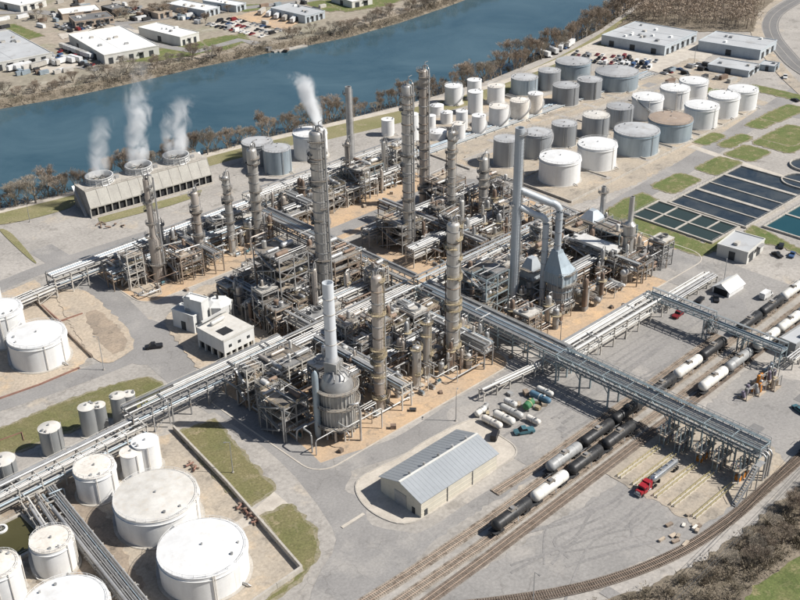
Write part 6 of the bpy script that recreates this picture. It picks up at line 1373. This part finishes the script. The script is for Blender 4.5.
car('teal flatbed pickup parked beside the laydown tanks', gnd(524, 433), 2.6, 'teal_paint', 'pickup', s=1.2); car('dark suv behind the white laydown cylinders', gnd(495, 437), .5, 'black_paint', 'van', s=.9)
def tanker(p, rz):
    t = thing('tanker_truck', 'red tractor truck with long silver tank trailer at loading bay', 'truck', p, rz)
    bd = MB().box((0, 0, 1.7), (2.2, 2.4, 2.3)).box((1.7, 0, 1.25), (1.5, 2.1, 1.3)).obj('cab', 'red_paint', t); bm = bmesh.new(); bm.from_mesh(bd.data); bmesh.ops.bevel(bm, geom=bm.edges[:], offset=.15, segments=2, affect='EDGES'); bm.to_mesh(bd.data); bm.free()
    box(t, 'windscreen', 'glass', (1.12, 0, 2.25), (.1, 2.0, .85)); box(t, 'sleeper', 'red_paint', (-1.9, 0, 1.9), (1.5, 2.35, 2.7)); box(t, 'side_window', 'glass', (.3, -1.21, 2.2), (.9, .06, .7)); box(t, 'side_window', 'glass', (.3, 1.21, 2.2), (.9, .06, .7))
    box(t, 'bumper', 'chrome', (2.55, 0, .7), (.3, 2.3, .5)); box(t, 'grille', 'chrome', (2.47, 0, 1.3), (.1, 1.3, .9)); bar(t, 'chassis', 'dark_steel', (2.3, 0, .8), (-5.6, 0, .8), .9, .3)
    for s in (-1, 1): rod(t, 'exhaust', 'chrome', (-1.05, s * 1.25, 1), (-1.05, s * 1.25, 3.6), .12); rod(t, 'fuel_tank', 'chrome', (-.6, s * 1.0, .8), (-2.2, s * 1.0, .8), .35); box(t, 'headlight', 'chrome', (2.48, s * .9, 1.1), (.1, .35, .3))
    for x in (1.6, -3.4, -4.7, -14.2, -15.5):
        for s in (-1, 1): rod(t, 'wheel', 'rubber', (x, s * .75, .52), (x, s * 1.22, .52), .52)
    tr_ = rod(t, 'trailer_tank', 'chrome', (-3.6, 0, 2.35), (-16.6, 0, 2.35), 1.12, 'drum')
    for k in range(4): rod(t, 'hatch', 'galv', (-5.5 - k * 3, 0, 3.4), (-5.5 - k * 3, 0, 3.75), .4)
    bar(t, 'trailer_frame', 'dark_steel', (-4, 0, 1.2), (-16.4, 0, 1.2), 1.0, .25); bar(t, 'catwalk', 'galv', (-4.4, .6, 3.5), (-15.8, .6, 3.5), .5, .08); box(t, 'landing_gear', 'dark_steel', (-7, 0, .7), (.3, 1.8, 1.2)); box(t, 'rear_bumper', 'steel_pale', (-16.4, 0, .7), (.2, 2.3, .4))
tanker((209.2, 123.4, .04), math.pi)
# laydown yard
def laid_tank(label, X, Y, L, r, mat, rz=0, name='laydown_tank', cap='galv'):
    L *= .82; r *= .74; t = thing(name, label, 'tank', (X, Y, .05), rz); rod(t, 'shell', mat, (-L / 2, 0, r + .5), (L / 2, 0, r + .5), r, 'drum'); rod(t, 'band', cap, (-.15, 0, r + .5), (.15, 0, r + .5), r * 1.03); rod(t, 'hatch', cap, (L * .2, 0, 2 * r + .4), (L * .2, 0, 2 * r + .8), .35)
    for s in (-.3, .3): box(t, 'cradle', 'steel_grey', (s * L, 0, .35), (.4, r * 1.7, .7))
B90 = math.radians(-88)
laid_tank('dull white laydown cylinder nearest the shed corner', 203.5, 174.5, 9.5, 1.5, 'dirty_white', B90); laid_tank('bright white laydown cylinder in the middle of the row', 207.6, 173.2, 10, 1.7, 'white_car', B90); laid_tank('white laydown cylinder beside the stacked timber', 212, 174, 11, 1.5, 'pipe_white', B90)
laid_tank('small white cylinder lying across the laydown row end', 205.5, 181, 6, 1.3, 'white_car', .1); laid_tank('short white vessel between timber and green tank', 215.6, 177.5, 6, 1.3, 'pipe_white', B90); laid_tank('white cylinder behind the blue tank', 228.4, 174, 8, 1.2, 'white_car', B90); laid_tank('cream vessel beside the teal flatbed pickup', 213.5, 166.5, 6.5, 1.2, 'dirty_white', B90)
laid_tank('green laydown tank beside the blue one', 218.6, 172.6, 5.5, 1.7, 'green_paint', .2, cap='yellow'); laid_tank('long blue tank with white end in the laydown yard', 224.5, 172.8, 10, 1.4, 'blue_paint', B90, cap='white_gloss'); laid_tank('short grey vessel beside the pipe bridge foot', 208, 181.5, 5, 1.2, 'pipe_grey', .3)
def crate(label, p, d, mat, rz=0, group=None, name='crate'):
    t = thing(name, label, 'crate', (p[0], p[1], .04), rz, group); box(t, 'box', mat, (0, 0, d[2] / 2 + .12), d)
    for s in (-.35, 0, .35): box(t, 'skid', 'timber_tie', (s * d[0], 0, .06), (.2, d[1], .12))
    for s in (-1, 1):
        for q in (-.5, .5): box(t, 'batten', 'steel_brown', (q * d[0] * .8, s * d[1] / 2, d[2] / 2 + .12), (.15, .08, d[2]))
rc = random.Random(3)
for i in range(16): crate('wooden or metal crate among the laydown tanks', (rc.uniform(206, 226), rc.uniform(166, 184)), (rc.uniform(1, 2.4), rc.uniform(.8, 1.6), rc.uniform(.6, 1.4)), rc.choice(['deck_tan', 'steel_brown', 'ochre', 'galv']), rc.uniform(0, 1.5), 'crates in the laydown yard')
for i in range(12): p = gnd(664 + rc.uniform(-14, 60), 528 + rc.uniform(-14, 8)); crate('small pale crate on asphalt by the truck lane ends', (rc.uniform(196, 210), rc.uniform(103, 112)), (rc.uniform(.8, 3.0), rc.uniform(.6, 1.2), rc.uniform(.3, .8)), rc.choice(['dirty_white', 'deck_tan', 'steel_brown']), rc.uniform(-.4, .4), 'crates at the lane ends')
for i in range(40):
    z_ = rc.choice(ZONES); x, y = rc.uniform(z_[1] - 4, z_[2] + 3), rc.choice((z_[3] - rc.uniform(1.5, 5.5), z_[4] + rc.uniform(0, 3)))
    crate('dark junk crate on the sand ' + z_[0], (x, y), (rc.uniform(.9, 2.2), rc.uniform(.7, 1.4), rc.uniform(.5, 1.3)), rc.choice(['steel_brown', 'dark_steel', 'pipe_brown', 'deck_tan']), rc.uniform(0, 3), 'junk crates ' + z_[0])

# ------------------------------------------------------------------ containment walls, poles, wires, fences
def wall(label, pts, px=True, h=1.1, w=.45, mat='concrete', name='containment_wall', cat='wall'):
    P = [gnd(*p) for p in pts] if px else [Vector((*p, 0)) for p in pts]; t = thing(name, label, cat, P[0])
    for a, b in zip(P, P[1:]):
        n = max(1, int((b - a).length / 6))
        for k in range(n): q0, q1 = a.lerp(b, k / n) - P[0], a.lerp(b, (k + .985) / n) - P[0]; bar(t, 'panel', mat, q0 + Vector((0, 0, h / 2)), q1 + Vector((0, 0, h / 2)), w, h)
    return t
wall('containment wall between grass strips and white tanks', [(174, 430), (228, 486), (302, 571), (250, 607)], h=1.7, w=.6); wall('dark pipe-side wall past the left bright tank', [(30, 296), (92, 358)], mat='steel_brown', h=.9)
wall('containment wall round the squat white corner tank', [(488, 172), (571, 203), (640, 168), (700, 138), (752, 112)]); wall('low wall in front of the small white tanks', [(384, 138), (405, 146), (470, 170)], h=.8); wall('kerb wall between grey tanks and pipe track', [(500, 137), (570, 112), (640, 88)], h=.7)
for X_ in (392, 424, 447, 472, 494, 516): wall('cross containment wall at %s of the front tank row' % {392: 'the corner tank side', 424: 'the white and grey gap', 447: 'the grey pair gap', 472: 'the rusty-roofed tank side', 494: 'the first white gap', 516: 'the last white gap'}[X_], [(X_, 270), (X_, 330)], px=False, h=.7)
wall('long containment wall between front and middle tank rows', [(365, 298), (545, 297)], px=False, h=.8); wall('containment wall between middle tank row and pipe track', [(365, 336), (545, 334)], px=False, h=.7)
wall('brick-red pipe wall around the small gravel plot', [(42, 306), (60, 322), (83, 314)], mat='pipe_red', h=.6); wall('long rusty red pipe lying beside the left road', [(-20, 408), (0, 399), (40, 385), (80, 368)], mat='pipe_red', h=.5, w=.5, name='fire_water_pipe', cat='pipe'); wall('low rusty pipe barrier on the grass by the lone silo', [(0, 441), (22, 433), (24, 441)], mat='pipe_red', h=.5, w=.18, name='pipe_barrier', cat='barrier')
for i, (a, b) in enumerate((((190, 448), (183, 438)), ((196, 456), (190, 449)), ((262, 531), (240, 505)), ((252, 520), (246, 514)))): pass
for i, (u, v) in enumerate(((190, 466), (195, 470), (246, 513), (251, 518), (256, 523), (240, 508))):
    p = gnd(u, v); t = thing('valve_manifold', 'rust-red valve cluster at the wall crossing', 'valve', p, i * .7, 'valves at the containment wall'); rod(t, 'body', 'pipe_red', (-1.3, 0, .7), (1.3, 0, .7), .3); rod(t, 'stem', 'pipe_red', (0, 0, .7), (0, 0, 1.7), .14); rod(t, 'wheel', 'pipe_brown', (0, 0, 1.68), (0, 0, 1.78), .45); rod(t, 'branch', 'pipe_brown', (.5, -1.2, .5), (.5, 1.2, .5), .22)
def pole(label, p, h, arm=1.2, mat='galv', name='light_pole', cat='lamp post', group=None):
    t = thing(name, label, cat, p, RNG.uniform(0, 6), group); MB().cyl((0, 0, 0), (0, 0, h), .16, .09, 8).obj('pole', mat, t, 40); bar(t, 'arm', mat, (0, 0, h - .1), (arm, 0, h + .15), .1); box(t, 'lamp_head', 'steel_grey', (arm + .2, 0, h + .12), (.7, .35, .2)); rod(t, 'footing', 'concrete', (0, 0, 0), (0, 0, .5), .35)
for (u, v, h, L_) in ((104, 370, 13, 'lamp post at the curved corner of gravel plot'), (533, 603, 10, 'lamp post at the edge of truck yard'), (456, 421, 11, 'lamp post between sand pad and pale shed'), (233, 473, 11, 'lamp post on the grass strip by the wall'), (723, 287, 11, 'lamp post beside the white tent'), (246, 262, 10, 'lamp post on the mid road near the white building'), (266, 175, 15, 'dark utility mast by the river road'), (30, 222, 9, 'lamp post by the river road bend'), (606, 150, 8, 'lamp post among the tank farm walls'), (694, 64, 12, 'tall lamp post by the warehouse car park'), (560, 345, 9, 'lamp post beside the white pipe rack corner'), (650, 268, 9, 'lamp post on the sandy corner by plant road')):
    pole(L_, gnd(u, v), h)
wires = thing('power_line', 'slack overhead power wires above the dark thicket', 'wires', (0, 0, 0)); a3, b3 = gnd(640, 640, 14), gnd(860, 410, 14)
for i in range(4):
    off = Vector((.9 * i, .5 * i, .4 * (i % 2))); MB().tube([a3.lerp(b3, k / 20) + off - Vector((0, 0, 1.5 * math.sin(math.pi * k / 20))) for k in range(21)], .05, 4).obj('wire', 'dark_steel', wires)
for p, L_ in ((a3, 'wooden utility pole carrying wires at the grass field'), (b3, 'wooden utility pole carrying wires beside the curved track')):
    t = thing('utility_pole', L_, 'utility pole', (p.x, p.y, 0)); MB().cyl((0, 0, 0), (0, 0, 15), .2, .13, 8).obj('pole', 'bark', t, 40); bar(t, 'crossarm', 'bark', (-.6, -.6, 14), (3.4, 2, 14), .2); [rod(t, 'insulator', 'galv', (.9 * i, .5 * i, 14), (.9 * i, .5 * i, 14.3), .08) for i in range(4)]

# ------------------------------------------------------------------ far car parks, yards and the jetty
PAINTS = ['black_paint', 'black_paint', 'silver_paint', 'white_gloss', 'white_gloss', 'dark_red', 'blue_gloss', 'silver_paint']
PW = {'black_paint': 'black', 'silver_paint': 'silver', 'white_gloss': 'white', 'dark_red': 'dark red', 'blue_gloss': 'blue'}
def lot(desc, a, b, rows, n, step, seed, turn=math.pi / 2, fill=.8):
    rng = random.Random(seed); A, B = gnd(*a), gnd(*b); d = (B - A).normalized(); nrm = Vector((-d.y, d.x, 0)); ang_ = math.atan2(d.y, d.x)
    for r_ in range(rows):
        for k in range(n):
            if rng.random() < fill:
                p = A + (B - A) * (k / max(1, n - 1)) + nrm * step * r_; m = rng.choice(PAINTS)
                car('%s car parked %s' % (PW[m], desc), p, ang_ + turn + rng.uniform(-.05, .05) + (math.pi if rng.random() < .5 else 0), m, rng.choice(['sedan', 'sedan', 'van', 'pickup']), False, '%s cars %s' % (PW[m], desc))
lot('in the lot before the huge blue warehouse', (577, 53), (656, 62), 3, 16, -8, 81); lot('in the riverside lot beside the dirt plot', (209, 25), (262, 37), 3, 12, 10, 82, fill=.85)
lot('beside the big white-roofed warehouse', (40, 62), (92, 66), 3, 12, 12, 83, fill=.7); lot('behind the big white-roofed warehouse', (70, 32), (104, 25), 3, 10, 9, 84, fill=.8); lot('by the dark glass office block', (120, 12), (150, 14), 2, 8, 10, 85); lot('on the yard by the street-corner warehouse', (176, 18), (200, 20), 2, 7, 9, 86)
lot('in the storage yard near the workshop', (664, 74), (704, 64), 2, 9, -9, 87, fill=.6); lot('along the trailer yard by the river trees', (548, 57), (568, 46), 2, 5, 8, 88)
def trailer(label, p, rz, mat, group):
    t = thing('box_trailer', label, 'trailer', p, rz, group); box(t, 'box', mat, (0, 0, 2.5), (12, 2.6, 2.8)); bar(t, 'chassis', 'dark_steel', (-6, 0, 1.0), (6, 0, 1.0), 1.0, .2); box(t, 'leg', 'dark_steel', (3.6, 0, .5), (.3, 1.8, 1.0))
    for x in (-3.8, -5.0):
        for s in (-1, 1): rod(t, 'wheel', 'rubber', (x, s * .8, .5), (x, s * 1.25, .5), .5)
rt = random.Random(31)
for i in range(9): trailer('white box trailer parked along the far bank trees', gnd(16 + i * 7.5, 71 - i * 1.1 + rt.uniform(-1, 1)), rt.choice((.2, 1.7)), rt.choice(['white_gloss', 'white_gloss', 'steel_pale']), 'trailers on the far bank')
for i in range(6): trailer('pale box trailer by warehouses across the river', gnd(66 + i * 4.2, 50 + i * 1.6), math.pi / 2 + .05, rt.choice(['white_gloss', 'steel_pale']), 'trailers by the big warehouse')
for i in range(4): trailer('white box trailer at the river end of warehouse lot', gnd(543 + i * 9, 56 - i * 3.2), rt.uniform(0, 1.5), 'white_gloss', 'trailers at the riverside lot')
for i in range(5): trailer('box trailer beside the blue-walled warehouse', gnd(262 + i * 8, 14 + i * 2.0), .6, rt.choice(['white_gloss', 'steel_pale']), 'trailers at the blue warehouse')
rf = random.Random(41); CW = {'steel_pale': 'pale', 'pipe_brown': 'brown', 'blue_grey': 'blue-grey', 'white_gloss': 'white', 'dark_steel': 'dark'}
for i in range(70):
    u, v = rf.choice([(rf.uniform(0, 60), rf.uniform(14, 30)), (rf.uniform(60, 130), rf.uniform(0, 8)), (rf.uniform(130, 200), rf.uniform(2, 24)), (rf.uniform(0, 90), rf.uniform(64, 76)), (rf.uniform(240, 330), rf.uniform(0, 26)), (rf.uniform(664, 740), rf.uniform(66, 84))]); m = rf.choice(list(CW)); where = 'in the yard behind the tank farm' if u > 600 else 'in the yards across the river'
    t = thing('shipping_container', '%s container or skip %s' % (CW[m], where), 'container', gnd(u, v), rf.choice((0, 1.57)) + rf.uniform(-.1, .1), '%s containers %s' % (CW[m], where)); L_ = rf.uniform(3, 9); box(t, 'body', m, (0, 0, 1.3), (L_, 2.4, 2.4)); box(t, 'door', 'steel_grey', (L_ / 2, 0, 1.3), (.12, 2.2, 2.2))
jt = thing('jetty', 'grey floating jetty with pontoon on the far bank', 'jetty', (0, 0, 0)); A, B, C_ = gnd(262, 47, WATER_Z), gnd(278, 52, WATER_Z), gnd(306, 46, WATER_Z)
for a, b, w in ((A, B, 6), (B, C_, 4)): bar(jt, 'pontoon', 'concrete', a + Vector((0, 0, .4)), b + Vector((0, 0, .4)), w, .9)
bar(jt, 'gangway', 'galv', gnd(256, 42, 0), A + Vector((0, 0, 1)), 3, .3)
for k in range(4): p = A.lerp(C_, k / 3); rod(jt, 'pile', 'steel_brown', (p.x, p.y, WATER_Z - 1), (p.x, p.y, WATER_Z + 3), .4)
box(jt, 'deck_house', 'steel_grey', B + Vector((-4, 6, 1.8)), (5, 4, 2.4), .4); box(jt, 'deck_cargo', 'steel_brown', B + Vector((4, -4, 1.4)), (4, 3, 1.2), .6)
rb_ = random.Random(77)
for i in range(10): tree(gnd(rb_.uniform(125, 175), rb_.uniform(8, 22)), rb_.uniform(7, 10), 'leafless tree by the streets across the river', 'street trees across the river', wide=1.4)
for i in range(10): tree(gnd(rb_.uniform(20, 240), rb_.uniform(0, 24)), rb_.uniform(6, 9), 'leafless tree by the streets across the river', 'street trees across the river', wide=1.4)
